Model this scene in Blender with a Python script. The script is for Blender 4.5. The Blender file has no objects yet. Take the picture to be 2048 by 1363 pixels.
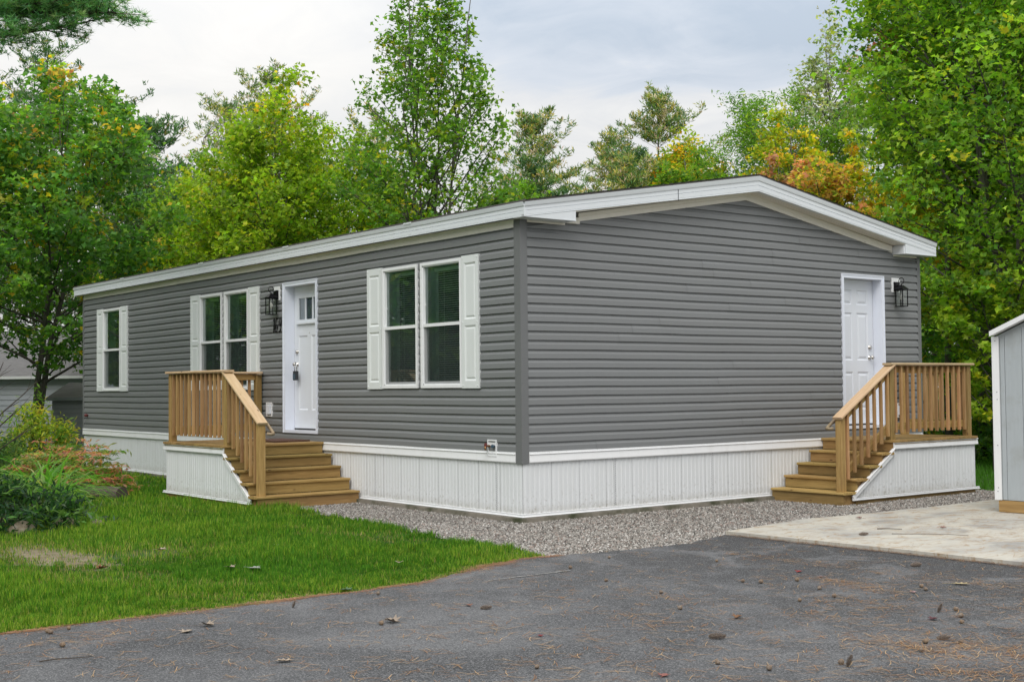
import bpy, math, random
import numpy as np
from mathutils import Vector, Matrix
R = math.radians
rng = np.random.default_rng(7)
random.seed(7)
scene = bpy.context.scene
COL = scene.collection

# ------------------------------------------------------------------ camera
cam = bpy.data.cameras.new('camera'); cam_o = bpy.data.objects.new('camera', cam); COL.objects.link(cam_o)
yaw, pitch, roll = -0.9115, 0.0353, -0.0099
F = Vector((math.sin(yaw)*math.cos(pitch), math.cos(yaw)*math.cos(pitch), math.sin(pitch)))
Rt = Vector((math.cos(yaw), -math.sin(yaw), 0)); U = Rt.cross(F)
R2 = Rt*math.cos(roll) + U*math.sin(roll); U2 = -Rt*math.sin(roll) + U*math.cos(roll)
cam_o.matrix_world = Matrix(((R2.x, U2.x, -F.x, 10.9987), (R2.y, U2.y, -F.y, -8.6524), (R2.z, U2.z, -F.z, 1.4113), (0, 0, 0, 1)))
cam.sensor_width = 36; cam.lens = 36*2583.69/2048
cam.clip_start = .1; cam.clip_end = 2000
scene.camera = cam_o

# ------------------------------------------------------------------ light
SUN_AZ, SUN_EL = math.atan2(-.75, .62), R(48)      # direction towards the sun (x, y) and its height
world = bpy.data.worlds.new('World'); scene.world = world; world.use_nodes = True
nt = world.node_tree; nt.nodes.clear()
def N(nt, t, **k):
    n = nt.nodes.new(t)
    for a, b in k.items():
        if hasattr(n, a): setattr(n, a, b)
    return n
def setin(n, d):
    for a, b in d.items(): n.inputs[a].default_value = b
    return n
out = N(nt, 'ShaderNodeOutputWorld')
sky = N(nt, 'ShaderNodeTexSky', sky_type='NISHITA', sun_disc=False)
sky.sun_elevation = SUN_EL; sky.sun_rotation = math.atan2(math.cos(SUN_AZ), math.sin(SUN_AZ))
bg1 = N(nt, 'ShaderNodeBackground'); bg1.inputs[1].default_value = .08
nt.links.new(sky.outputs[0], bg1.inputs[0])
geo = N(nt, 'ShaderNodeNewGeometry')
sep = N(nt, 'ShaderNodeSeparateXYZ')
neg = N(nt, 'ShaderNodeVectorMath', operation='SCALE'); neg.inputs['Scale'].default_value = -1
nt.links.new(geo.outputs['Incoming'], neg.inputs[0]); nt.links.new(neg.outputs[0], sep.inputs[0])
def M(nt, op, a, b=None, c=None, clamp=False):
    n = N(nt, 'ShaderNodeMath', operation=op); n.use_clamp = clamp
    for i, v in enumerate((a, b, c)):
        if v is None: continue
        if hasattr(v, 'is_output'): nt.links.new(v, n.inputs[i])
        else: n.inputs[i].default_value = v
    return n.outputs[0]
def ramp(nt, fac, stops, interp='LINEAR'):
    n = N(nt, 'ShaderNodeValToRGB'); n.color_ramp.interpolation = interp
    cr = n.color_ramp
    while len(cr.elements) < len(stops): cr.elements.new(.5)
    for e, (p, c) in zip(cr.elements, stops):
        e.position = p; e.color = (*c, 1) if len(c) == 3 else c
    nt.links.new(fac, n.inputs[0]); return n.outputs[0]
def mixc(nt, f, a, b, mode='MIX'):
    n = N(nt, 'ShaderNodeMix', data_type='RGBA', blend_type=mode)
    for i, v in ((0, f), (6, a), (7, b)):
        if hasattr(v, 'is_output'): nt.links.new(v, n.inputs[i])
        elif i == 0: n.inputs[0].default_value = v
        else: n.inputs[i].default_value = (*v, 1)
    return n.outputs[2]
def noise(nt, vec, scale, detail=4, rough=.55, dist=0):
    n = N(nt, 'ShaderNodeTexNoise'); setin(n, {'Scale': scale, 'Detail': detail, 'Roughness': rough, 'Distortion': dist})
    if vec is not None: nt.links.new(vec, n.inputs['Vector'])
    return n.outputs['Fac']
# cloud deck: fractal noise on a flat layer over the place, squashed towards the horizon
zc = M(nt, 'ADD', M(nt, 'MAXIMUM', sep.outputs[2], 0.), .22)
cx = M(nt, 'DIVIDE', sep.outputs[0], zc); cy = M(nt, 'DIVIDE', sep.outputs[1], zc)
comb = N(nt, 'ShaderNodeCombineXYZ'); nt.links.new(cx, comb.inputs[0]); nt.links.new(cy, comb.inputs[1]); comb.inputs[2].default_value = 1.3
n1 = noise(nt, comb.outputs[0], .95, 6, .52, .5)
# one long grey-blue cloud bank low in the north-west
az = M(nt, 'ADD', M(nt, 'MULTIPLY', sep.outputs[0], .612), M(nt, 'MULTIPLY', sep.outputs[1], .790))
jit = M(nt, 'MULTIPLY', M(nt, 'SUBTRACT', n1, .5), .12)
da = M(nt, 'POWER', M(nt, 'DIVIDE', M(nt, 'SUBTRACT', az, .155), .27), 2.)
dz = M(nt, 'POWER', M(nt, 'DIVIDE', M(nt, 'ABSOLUTE', M(nt, 'ADD', M(nt, 'SUBTRACT', sep.outputs[2], .280), jit)), .065), 2.)
blob = N(nt, 'ShaderNodeMapRange', interpolation_type='SMOOTHSTEP'); blob.inputs['From Min'].default_value = 1.5; blob.inputs['From Max'].default_value = .05
nt.links.new(M(nt, 'ADD', da, dz), blob.inputs['Value'])
n2_ = noise(nt, comb.outputs[0], 4.2, 5, .6, 1.2)
dens = M(nt, 'ADD', M(nt, 'ADD', n1, M(nt, 'MULTIPLY', M(nt, 'SUBTRACT', n2_, .5), .34)), M(nt, 'MULTIPLY', blob.outputs[0], -.26))
ccol = ramp(nt, dens, [(.20, (.47, .54, .63)), (.36, (.62, .665, .73)), (.43, (.73, .74, .755)), (.51, (.80, .80, .795)), (.60, (.845, .835, .815)), (.72, (.90, .885, .86))])
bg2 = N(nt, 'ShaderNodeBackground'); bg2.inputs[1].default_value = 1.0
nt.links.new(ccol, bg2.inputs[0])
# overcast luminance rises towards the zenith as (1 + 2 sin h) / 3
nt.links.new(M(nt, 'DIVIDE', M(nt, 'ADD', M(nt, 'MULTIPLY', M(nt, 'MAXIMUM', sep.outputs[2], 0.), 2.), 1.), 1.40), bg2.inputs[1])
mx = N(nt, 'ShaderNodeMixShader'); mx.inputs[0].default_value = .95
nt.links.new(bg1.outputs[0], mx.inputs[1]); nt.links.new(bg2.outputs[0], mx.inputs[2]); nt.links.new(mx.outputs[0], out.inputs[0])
sun = bpy.data.lights.new('sun', 'SUN'); sun.energy = 1.5; sun.angle = R(35); sun.color = (1, .96, .9)
sun_o = bpy.data.objects.new('sun', sun); COL.objects.link(sun_o)
sd = Vector((math.cos(SUN_AZ)*math.cos(SUN_EL), math.sin(SUN_AZ)*math.cos(SUN_EL), math.sin(SUN_EL)))
sun_o.rotation_euler = (-sd).to_track_quat('-Z', 'Y').to_euler(); sun_o.location = (0, -20, 30)
scene.view_settings.view_transform = 'Standard'; scene.view_settings.look = 'None'
scene.view_settings.exposure = 0.17; scene.view_settings.gamma = 1; scene.view_settings.use_curve_mapping = False
scene.cycles.max_bounces = 8; scene.cycles.transparent_max_bounces = 12
scene.cycles.diffuse_bounces = 6; scene.cycles.transmission_bounces = 8; scene.cycles.max_bounces = 12

# ------------------------------------------------------------------ materials
def mat(name, color=(.5, .5, .5), rough=.6, metal=0., spec=.5, build=None):
    m = bpy.data.materials.new(name); m.use_nodes = True; t = m.node_tree
    b = t.nodes['Principled BSDF']
    b.inputs['Base Color'].default_value = (*color, 1); b.inputs['Roughness'].default_value = rough
    b.inputs['Metallic'].default_value = metal; b.inputs['Specular IOR Level'].default_value = spec
    if build: build(t, b)
    return m
def ocoord(t, kind='Object'):
    return N(t, 'ShaderNodeTexCoord').outputs[kind]
def mapping(t, v, scale=(1, 1, 1), loc=(0, 0, 0)):
    n = N(t, 'ShaderNodeMapping'); n.inputs['Scale'].default_value = scale; n.inputs['Location'].default_value = loc
    t.links.new(v, n.inputs[0]); return n.outputs[0]
def wcoord(t):
    return N(t, 'ShaderNodeNewGeometry').outputs['Position']
def bump(t, b, h, strength=.3, dist=.01):
    n = N(t, 'ShaderNodeBump'); n.inputs['Strength'].default_value = strength; n.inputs['Distance'].default_value = dist
    t.links.new(h, n.inputs['Height']); t.links.new(n.outputs[0], b.inputs['Normal'])

def siding_b(base):
    def f(t, b):
        w = wcoord(t)
        g = noise(t, mapping(t, w, (3, 3, 60)), 1, 3)
        d = noise(t, w, .8, 4)
        k = M(t, 'ADD', M(t, 'MULTIPLY', g, .16), M(t, 'MULTIPLY', d, .22))
        c = mixc(t, k, tuple(x*.86 for x in base), tuple(x*1.16 for x in base))
        oi = N(t, 'ShaderNodeObjectInfo').outputs['Random']
        c = mixc(t, M(t, 'MULTIPLY', oi, .10), c, (.15, .14, .13))
        t.links.new(c, b.inputs['Base Color'])
        bump(t, b, noise(t, mapping(t, w, (12, 12, 160)), 1, 3), .12, .002)
    return f
SIDING = mat('grey_vinyl_siding', rough=.42, build=siding_b((.204, .213, .218)))
POSTGREY = mat('grey_vinyl_corner', rough=.45, build=siding_b((.165, .172, .177)))
def white_b(base, dirt=.25, streak=30, dirtcol=(.38, .37, .33)):
    def f(t, b):
        w = wcoord(t)
        n = noise(t, mapping(t, w, (1, 1, .25)), streak*.3, 5, .65)
        z = N(t, 'ShaderNodeSeparateXYZ'); t.links.new(w, z.inputs[0])
        k = M(t, 'MULTIPLY', M(t, 'SUBTRACT', n, .48, clamp=True), dirt*3, clamp=True)
        c = mixc(t, k, base, dirtcol)
        t.links.new(c, b.inputs['Base Color'])
    return f
WHITE = mat('white_vinyl', rough=.38, build=white_b((.80, .81, .82), .12))
FASCIA = mat('white_fascia', rough=.33, build=white_b((.70, .735, .765), .08))
SOFFIT = mat('cream_soffit', rough=.5, build=white_b((.80, .77, .70), .12))
SHUTTER = mat('shutter_ivory', rough=.45, build=white_b((.70, .73, .725), .10))
DOORW = mat('door_white', rough=.35, build=white_b((.70, .735, .79), .05))
CASING = mat('casing_white', rough=.3, build=white_b((.74, .78, .87), .04))
def skirt_b(t, b):
    w = wcoord(t)
    z = N(t, 'ShaderNodeSeparateXYZ'); t.links.new(w, z.inputs[0])
    n = noise(t, mapping(t, w, (9, 9, 1.2)), 1, 5, .7)
    n2 = noise(t, w, 26, 4, .7)
    low = M(t, 'SUBTRACT', 1., M(t, 'DIVIDE', z.outputs[2], .35), clamp=True)
    k = M(t, 'MULTIPLY', M(t, 'SUBTRACT', n, .47, clamp=True), .8, clamp=True)
    sp = M(t, 'MULTIPLY', M(t, 'MULTIPLY', M(t, 'SUBTRACT', n2, .545, clamp=True), 5.), low, clamp=True)
    c = mixc(t, k, (.71, .73, .745), (.56, .57, .55))
    c = mixc(t, sp, c, (.22, .20, .15))
    low2 = M(t, 'MULTIPLY', M(t, 'SUBTRACT', 1., M(t, 'DIVIDE', z.outputs[2], .13), clamp=True), M(t, 'MULTIPLY', noise(t, w, 9, 4, .7), .95), clamp=True)
    c = mixc(t, low2, c, (.27, .24, .18))
    t.links.new(c, b.inputs['Base Color'])
SKIRT = mat('white_skirting', rough=.4, build=skirt_b)
def wood_b(c1, c2, c3):
    def f(t, b):
        o = ocoord(t); rnd = N(t, 'ShaderNodeObjectInfo').outputs['Random']
        cb = N(t, 'ShaderNodeCombineXYZ')
        for i in range(3): t.links.new(M(t, 'MULTIPLY', rnd, 31.+i*17), cb.inputs[i])
        ad = N(t, 'ShaderNodeVectorMath', operation='ADD'); t.links.new(o, ad.inputs[0]); t.links.new(cb.outputs[0], ad.inputs[1])
        g = noise(t, mapping(t, ad.outputs[0], (2.2, 26, 26)), 1, 5, .6, .8)
        g2 = noise(t, mapping(t, ad.outputs[0], (5, 120, 120)), 1, 3, .6)
        big = noise(t, mapping(t, ad.outputs[0], (1.3, 5, 5)), 1, 3)
        v = ramp(t, g, [(.28, c1), (.5, c2), (.72, c3)])
        v = mixc(t, M(t, 'MULTIPLY', g2, .30), v, tuple(x*.55 for x in c1))
        v = mixc(t, M(t, 'MULTIPLY', big, .45), v, (.33, .27, .10))
        hs = N(t, 'ShaderNodeHueSaturation'); t.links.new(v, hs.inputs['Color'])
        t.links.new(M(t, 'ADD', M(t, 'MULTIPLY', rnd, .50), .68), hs.inputs['Value'])
        t.links.new(M(t, 'ADD', M(t, 'MULTIPLY', M(t, 'FRACT', M(t, 'MULTIPLY', rnd, 7.3)), .018), .489), hs.inputs['Hue'])
        kn = N(t, 'ShaderNodeTexVoronoi'); kn.inputs['Scale'].default_value = 1
        t.links.new(mapping(t, ad.outputs[0], (3.2, 10, 10)), kn.inputs['Vector'])
        kk = ramp(t, kn.outputs['Distance'], [(.0, (1, 1, 1)), (.06, (.8, .8, .8)), (.10, (0, 0, 0))])
        c = mixc(t, kk, hs.outputs[0], (.10, .05, .025))
        t.links.new(c, b.inputs['Base Color'])
        bump(t, b, g2, .25, .002)
    return f
WOOD = mat('treated_pine', rough=.65, spec=.3, build=wood_b((.25, .145, .045), (.41, .265, .085), (.55, .38, .15)))
WOODRED = mat('cedar_toned_pine', rough=.65, spec=.3, build=wood_b((.32, .16, .065), (.45, .25, .11), (.55, .34, .18)))
WOODPALE = mat('pale_rail_pine', rough=.7, spec=.25, build=wood_b((.52, .34, .20), (.64, .45, .29), (.70, .53, .37)))
WOODSTEP = mat('stained_step_pine', rough=.7, spec=.3, build=wood_b((.21, .115, .042), (.345, .205, .075), (.47, .295, .12)))
WOODOLD = mat('weathered_rail', rough=.7, spec=.3, build=wood_b((.20, .14, .10), (.27, .21, .16), (.33, .27, .22)))
def concrete_b(t, b):
    w = wcoord(t)
    n = noise(t, w, 5, 6, .7); n2 = noise(t, w, 60, 4, .7); m = noise(t, w, 2.2, 4, .6)
    c = mixc(t, n, (.16, .14, .11), (.34, .31, .26))
    c = mixc(t, M(t, 'MULTIPLY', M(t, 'SUBTRACT', m, .45, clamp=True), 6., clamp=True), c, (.045, .055, .02))
    c = mixc(t, M(t, 'MULTIPLY', n2, .3), c, (.10, .09, .07))
    t.links.new(c, b.inputs['Base Color']); bump(t, b, n2, .5, .006)
SLAB = mat('mossy_concrete', rough=.9, build=concrete_b)
def pad_b(t, b):
    w = wcoord(t)
    n = noise(t, mapping(t, w, (1.2, .8, 1)), 1.2, 6, .65, .6); n2 = noise(t, mapping(t, w, (3, 1.5, 1)), 3.0, 7, .75, 1.); n3 = noise(t, w, 90, 3, .7)
    c = ramp(t, n, [(.34, (.27, .265, .25)), (.46, (.42, .405, .365)), (.57, (.50, .475, .41)), (.70, (.36, .35, .325))])
    c = mixc(t, M(t, 'MULTIPLY', M(t, 'SUBTRACT', n2, .50, clamp=True), 6., clamp=True), c, (.30, .19, .09))
    c = mixc(t, M(t, 'MULTIPLY', n3, .25), c, (.2, .18, .15))
    t.links.new(c, b.inputs['Base Color']); bump(t, b, n3, .3, .003)
PAD = mat('stained_pad_concrete', rough=.85, build=pad_b)
def asphalt_b(t, b):
    w = wcoord(t)
    big = noise(t, w, .85, 6, .68, .6); mid = noise(t, w, 3.5, 5, .65); fine = noise(t, w, 95, 5, .8)
    v = N(t, 'ShaderNodeTexVoronoi'); v.inputs['Scale'].default_value = 110; t.links.new(w, v.inputs['Vector'])
    x = N(t, 'ShaderNodeSeparateXYZ'); t.links.new(w, x.inputs[0])
    pat = noise(t, mapping(t, w, (1, 1, 1), (4, 2, 0)), 1.7, 6, .7, .8)
    # rougher, darker, unsealed patch on the side towards the pad
    far = M(t, 'MULTIPLY', M(t, 'ADD', M(t, 'MULTIPLY', x.outputs[1], .24), 1.15), M(t, 'ADD', big, .3), clamp=True)
    base = ramp(t, big, [(.35, (.046, .048, .051)), (.48, (.076, .078, .082)), (.62, (.125, .127, .131))])
    base = mixc(t, M(t, 'MULTIPLY', M(t, 'SUBTRACT', mid, .50, clamp=True), M(t, 'MULTIPLY', far, 6.), clamp=True), base, (.038, .038, .039))
    base = mixc(t, M(t, 'MULTIPLY', M(t, 'MULTIPLY', M(t, 'SUBTRACT', pat, M(t, 'SUBTRACT', .50, M(t, 'MULTIPLY', M(t, 'ADD', x.outputs[1], 2.2, clamp=False), .035)), clamp=True), 13., clamp=True), far, clamp=True), base, (.026, .026, .027))
    c = mixc(t, M(t, 'MULTIPLY', M(t, 'SUBTRACT', fine, .5, clamp=True), 4.6, clamp=True), base, (.34, .34, .35))
    c = mixc(t, M(t, 'MULTIPLY', M(t, 'SUBTRACT', .47, fine, clamp=True), 9., clamp=True), c, (.030, .031, .034))
    stone = M(t, 'MULTIPLY', M(t, 'LESS_THAN', v.outputs['Distance'], .20), M(t, 'GREATER_THAN', N_rgb(t, v.outputs['Color']), .93))
    c = mixc(t, stone, c, (.62, .61, .58))
    t.links.new(c, b.inputs['Base Color']); bump(t, b, M(t, 'ADD', fine, M(t, 'MULTIPLY', mid, .4)), .9, .010)
def N_rgb(t, c):
    s = N(t, 'ShaderNodeSeparateColor'); t.links.new(c, s.inputs[0]); return s.outputs[0]
ASPHALT = mat('worn_asphalt', rough=.8, spec=.35, build=asphalt_b)
def soil_b(cols, sc):
    def f(t, b):
        w = wcoord(t); n = noise(t, w, sc, 6, .7); n2 = noise(t, w, sc*14, 4, .7)
        c = ramp(t, n, [(.3, cols[0]), (.5, cols[1]), (.7, cols[2])])
        c = mixc(t, M(t, 'MULTIPLY', n2, .5), c, tuple(x*.4 for x in cols[0]))
        t.links.new(c, b.inputs['Base Color']); bump(t, b, n2, .8, .02)
    return f
LAWNSOIL = mat('lawn_soil', rough=.95, build=soil_b([(.035, .07, .016), (.045, .10, .018), (.075, .09, .035)], .9))
FORESTFLOOR = mat('forest_floor', rough=.95, build=soil_b([(.04, .06, .02), (.05, .09, .02), (.07, .07, .03)], .25))
GRAVELBED = mat('gravel_bed', rough=.9, build=soil_b([(.06, .055, .05), (.12, .11, .10), (.19, .175, .16)], 25))
MULCH = mat('bark_mulch', rough=.95, build=soil_b([(.05, .06, .02), (.09, .085, .04), (.14, .12, .07)], 9))
BARE = mat('bare_soil', rough=.95, build=soil_b([(.15, .13, .07), (.26, .21, .13), (.36, .31, .22)], 7))
def vcol_mat(name, rough=.5, transl=.35, spec=.4, tint=1.0):
    m = bpy.data.materials.new(name); m.use_nodes = True; t = m.node_tree
    b = t.nodes['Principled BSDF']; o = t.nodes['Material Output']
    a = N(t, 'ShaderNodeAttribute', attribute_name='col')
    t.links.new(a.outputs['Color'], b.inputs['Base Color']); b.inputs['Roughness'].default_value = rough; b.inputs['Specular IOR Level'].default_value = spec
    if transl:
        tr = N(t, 'ShaderNodeBsdfTranslucent'); g = N(t, 'ShaderNodeMix', data_type='RGBA', blend_type='MULTIPLY'); g.inputs[0].default_value = 1
        g.inputs[7].default_value = (1.35, 1.5, .6, 1); t.links.new(a.outputs['Color'], g.inputs[6]); t.links.new(g.outputs[2], tr.inputs[0])
        mxs = N(t, 'ShaderNodeMixShader'); mxs.inputs[0].default_value = transl
        t.links.new(b.outputs[0], mxs.inputs[1]); t.links.new(tr.outputs[0], mxs.inputs[2]); t.links.new(mxs.outputs[0], o.inputs[0])
    return m
LEAF = vcol_mat('leaf', .5, .5, .25)
NEEDLE = vcol_mat('pine_needle', .6, .2, .3)
GRASS = vcol_mat('grass_blade', .6, .45, .15)
STONE = vcol_mat('gravel_stone', .85, 0, .3)
LITTER = vcol_mat('dead_litter', .8, 0, .2)
def bark_b(c1, c2):
    def f(t, b):
        w = wcoord(t); n = noise(t, mapping(t, w, (9, 9, 2)), 1.5, 5, .7)
        t.links.new(mixc(t, n, c1, c2), b.inputs['Base Color']); bump(t, b, n, .8, .02)
    return f
BARK = mat('maple_bark', rough=.9, build=bark_b((.05, .045, .04), (.17, .155, .135)))
BARKD = mat('dark_bark', rough=.9, build=bark_b((.03, .025, .02), (.10, .08, .065)))
ROCK = mat('field_stone', rough=.9, build=soil_b([(.14, .12, .07), (.27, .22, .15), (.42, .38, .31)], 9))
BLACK = mat('black_metal', (.012, .012, .014), .35, .6)
NICKEL = mat('brushed_nickel', (.62, .60, .57), .25, 1.)
DARKGREY = mat('dark_grey_plastic', (.03, .035, .04), .4)
VENTG = mat('vent_shadow_grey', (.36, .37, .38), .6)
RUBBER = mat('door_sweep', (.015, .015, .015), .7)
REDV = mat('red_valve', (.13, .03, .03), .5)
GREENV = mat('green_valve', (.05, .09, .13), .4)
def shing_b(t, b):
    w = wcoord(t); n = noise(t, mapping(t, w, (2.5, 6, 6)), 1.4, 3); n2 = noise(t, w, 120, 3, .8)
    c = mixc(t, n, (.035, .034, .033), (.10, .095, .09)); c = mixc(t, M(t, 'MULTIPLY', n2, .5), c, (.16, .15, .14))
    t.links.new(c, b.inputs['Base Color']); bump(t, b, n2, .6, .004)
SHINGLE = mat('asphalt_shingle', rough=.9, build=shing_b)
def sh2(t, b):
    w = wcoord(t); n = noise(t, mapping(t, w, (3, 3, 20)), 1.4, 4); 
    c = mixc(t, n, (.10, .10, .105), (.22, .21, .21)); t.links.new(c, b.inputs['Base Color'])
SHINGLE2 = mat('faded_shingle', rough=.9, build=sh2)
NEIGH = mat('neighbour_pale_siding', rough=.6, build=siding_b((.50, .53, .60)))
NEIGH2 = mat('neighbour_grey_siding', rough=.6, build=siding_b((.26, .275, .29)))
def shed_b(t, b):
    w = wcoord(t); n = noise(t, mapping(t, w, (30, 30, 3)), 1, 4); n2 = noise(t, w, 3, 5, .7)
    c = mixc(t, n, (.34, .375, .395), (.42, .455, .475)); c = mixc(t, M(t, 'MULTIPLY', M(t, 'SUBTRACT', n2, .55, clamp=True), 2.), c, (.25, .25, .22))
    t.links.new(c, b.inputs['Base Color']); bump(t, b, n, .25, .003)
SHEDM = mat('pale_blue_shed_panel', rough=.6, build=shed_b)
def glass_m(name, tint, clear, rough=.0):
    m = bpy.data.materials.new(name); m.use_nodes = True; t = m.node_tree; t.nodes.clear()
    o = N(t, 'ShaderNodeOutputMaterial'); g = N(t, 'ShaderNodeBsdfGlossy'); g.inputs['Roughness'].default_value = rough; g.inputs[0].default_value = (.9, .95, .93, 1)
    tr = N(t, 'ShaderNodeBsdfTransparent'); tr.inputs[0].default_value = (*tint, 1)
    fr = N(t, 'ShaderNodeFresnel'); fr.inputs[0].default_value = 1.5
    mxx = N(t, 'ShaderNodeMixShader'); t.links.new(M(t, 'MULTIPLY', fr.outputs[0], clear), mxx.inputs[0])
    t.links.new(tr.outputs[0], mxx.inputs[1]); t.links.new(g.outputs[0], mxx.inputs[2]); t.links.new(mxx.outputs[0], o.inputs[0])
    return m
GLASS = glass_m('window_glass', (.80, .97, .90), 3.2)
CLEAR = glass_m('lantern_glass', (.93, .94, .92), 1.2)
DOORGLASS = glass_m('door_glass', (.6, .65, .7), 3.)
def screen_m():
    m = bpy.data.materials.new('insect_screen'); m.use_nodes = True; t = m.node_tree; t.nodes.clear()
    o = N(t, 'ShaderNodeOutputMaterial'); d = N(t, 'ShaderNodeBsdfDiffuse'); d.inputs[0].default_value = (.05, .06, .06, 1)
    tr = N(t, 'ShaderNodeBsdfTransparent'); tr.inputs[0].default_value = (1, 1, 1, 1)
    mxx = N(t, 'ShaderNodeMixShader'); mxx.inputs[0].default_value = .38
    t.links.new(tr.outputs[0], mxx.inputs[1]); t.links.new(d.outputs[0], mxx.inputs[2]); t.links.new(mxx.outputs[0], o.inputs[0]); return m
SCREEN = screen_m()
BLIND = mat('blind_slat', (.80, .83, .80), .5)
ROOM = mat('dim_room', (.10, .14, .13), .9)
REVEAL = mat('painted_reveal', (.80, .92, .88), .6)
BULB = mat('bulb_glass', (.75, .74, .70), .2)
MAT_RUG = mat('door_mat', rough=.95, build=soil_b([(.10, .05, .035), (.16, .08, .055), (.22, .13, .09)], 40))
CRACKM = mat('crack_filler', rough=.9, build=soil_b([(.20, .20, .20), (.48, .47, .45), (.6, .58, .55)], 30))

# ------------------------------------------------------------------ object helpers
def tag(o, label=None, cat=None, group=None, kind=None):
    if label: o['label'] = label
    if cat: o['category'] = cat
    if group: o['group'] = group
    if kind: o['kind'] = kind
    return o
def thing(name, loc, label, cat, group=None):
    o = bpy.data.objects.new(name, None); COL.objects.link(o); o.location = loc; o.empty_display_size = .1
    return tag(o, label, cat, group)
def root_loc(o):
    v = Vector((0, 0, 0))
    while o is not None:
        v = v + Vector(o.location); o = o.parent
    return v
def link(name, me, material, parent=None, loc=None, rot=None, mw=None):
    """loc / mw are in world space"""
    o = bpy.data.objects.new(name, me); COL.objects.link(o)
    if material is not None and len(me.materials) == 0: me.materials.append(material)
    base = root_loc(parent) if parent is not None else Vector((0, 0, 0))
    if parent is not None: o.parent = parent
    if mw is not None: o.matrix_local = Matrix.Translation(-base) @ mw
    else: o.location = Vector(loc if loc is not None else (0, 0, 0)) - base
    return o
class MB:
    def __init__(s): s.v = []; s.f = []
    def add(s, vs, fs):
        n = len(s.v); s.v += [tuple(x) for x in vs]; s.f += [tuple(i+n for i in f) for f in fs]; return s
    def box(s, a, b):
        (x0, y0, z0), (x1, y1, z1) = a, b
        x0, x1 = min(x0, x1), max(x0, x1); y0, y1 = min(y0, y1), max(y0, y1); z0, z1 = min(z0, z1), max(z0, z1)
        return s.add([(x0,y0,z0),(x1,y0,z0),(x1,y1,z0),(x0,y1,z0),(x0,y0,z1),(x1,y0,z1),(x1,y1,z1),(x0,y1,z1)],
                     [(0,3,2,1),(4,5,6,7),(0,1,5,4),(1,2,6,5),(2,3,7,6),(3,0,4,7)])
    def prism(s, poly, h0, h1, axis):
        """poly: 2-D points, extruded between h0 and h1 along axis ('x','y','z')"""
        mk = {'x': lambda p, h: (h, p[0], p[1]), 'y': lambda p, h: (p[0], h, p[1]), 'z': lambda p, h: (p[0], p[1], h)}[axis]
        n = len(poly); vs = [mk(p, h0) for p in poly]+[mk(p, h1) for p in poly]
        return s.add(vs, [tuple(range(n))[::-1], tuple(range(n, 2*n))]+[(i, (i+1) % n, n+(i+1) % n, n+i) for i in range(n)])
    def tube(s, pts, rad, sides=8, cap=True):
        pts = [Vector(p) for p in pts]; rings = []; n0 = len(s.v)
        rad = rad if hasattr(rad, '__len__') else [rad]*len(pts)
        up = Vector((0, 0, 1))
        for i, p in enumerate(pts):
            d = (pts[min(i+1, len(pts)-1)]-pts[max(i-1, 0)])
            d = d.normalized() if d.length > 1e-9 else Vector((0, 0, 1))
            a = d.cross(up if abs(d.z) < .95 else Vector((1, 0, 0))).normalized(); b = d.cross(a)
            for k in range(sides):
                t = 2*math.pi*k/sides; s.v.append(tuple(p+(a*math.cos(t)+b*math.sin(t))*rad[i]))
        for i in range(len(pts)-1):
            for k in range(sides):
                a0 = n0+i*sides; k2 = (k+1) % sides
                s.f.append((a0+k, a0+k2, a0+sides+k2, a0+sides+k))
        if cap:
            s.f.append(tuple(n0+k for k in range(sides))[::-1]); s.f.append(tuple(n0+(len(pts)-1)*sides+k for k in range(sides)))
        return s
    def lathe(s, prof, c, axis='z', sides=16):
        """prof: (radius, height) along axis from point c"""
        n0 = len(s.v)
        for r, h in prof:
            for k in range(sides):
                t = 2*math.pi*k/sides; u, w = r*math.cos(t), r*math.sin(t)
                s.v.append({'z': (c[0]+u, c[1]+w, c[2]+h), 'y': (c[0]+u, c[1]+h, c[2]+w), 'x': (c[0]+h, c[1]+u, c[2]+w)}[axis])
        for i in range(len(prof)-1):
            for k in range(sides):
                k2 = (k+1) % sides; a = n0+i*sides
                s.f.append((a+k, a+k2, a+sides+k2, a+sides+k))
        s.f.append(tuple(n0+k for k in range(sides))); s.f.append(tuple(n0+(len(prof)-1)*sides+k for k in range(sides)))
        return s
    def mesh(s, name, fix=True):
        me = bpy.data.meshes.new(name); me.from_pydata(s.v, [], s.f)
        if fix:
            import bmesh
            bm = bmesh.new(); bm.from_mesh(me); bmesh.ops.recalc_face_normals(bm, faces=bm.faces); bm.to_mesh(me); bm.free()
        me.update(); return me
    def build(s, name, material, parent=None, smooth=False, fix=True):
        off = root_loc(parent) if parent is not None else Vector((0, 0, 0))
        if off.length: s.v = [(x-off.x, y-off.y, z-off.z) for x, y, z in s.v]
        me = s.mesh(name, fix)
        if smooth: me.polygons.foreach_set('use_smooth', [True]*len(me.polygons))
        me.materials.append(material)
        o = bpy.data.objects.new(name, me); COL.objects.link(o)
        if parent is not None: o.parent = parent
        return o
def one(name, material, label, cat, mb, group=None, smooth=False):
    """a thing that is one mesh: origin moved to its base"""
    a = np.array(mb.v); c = ((a[:, 0].min()+a[:, 0].max())/2, (a[:, 1].min()+a[:, 1].max())/2, a[:, 2].min())
    mb.v = [(x-c[0], y-c[1], z-c[2]) for x, y, z in mb.v]
    o = mb.build(name, material, None, smooth); o.location = c
    return tag(o, label, cat, group)
_beam = {}
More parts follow.
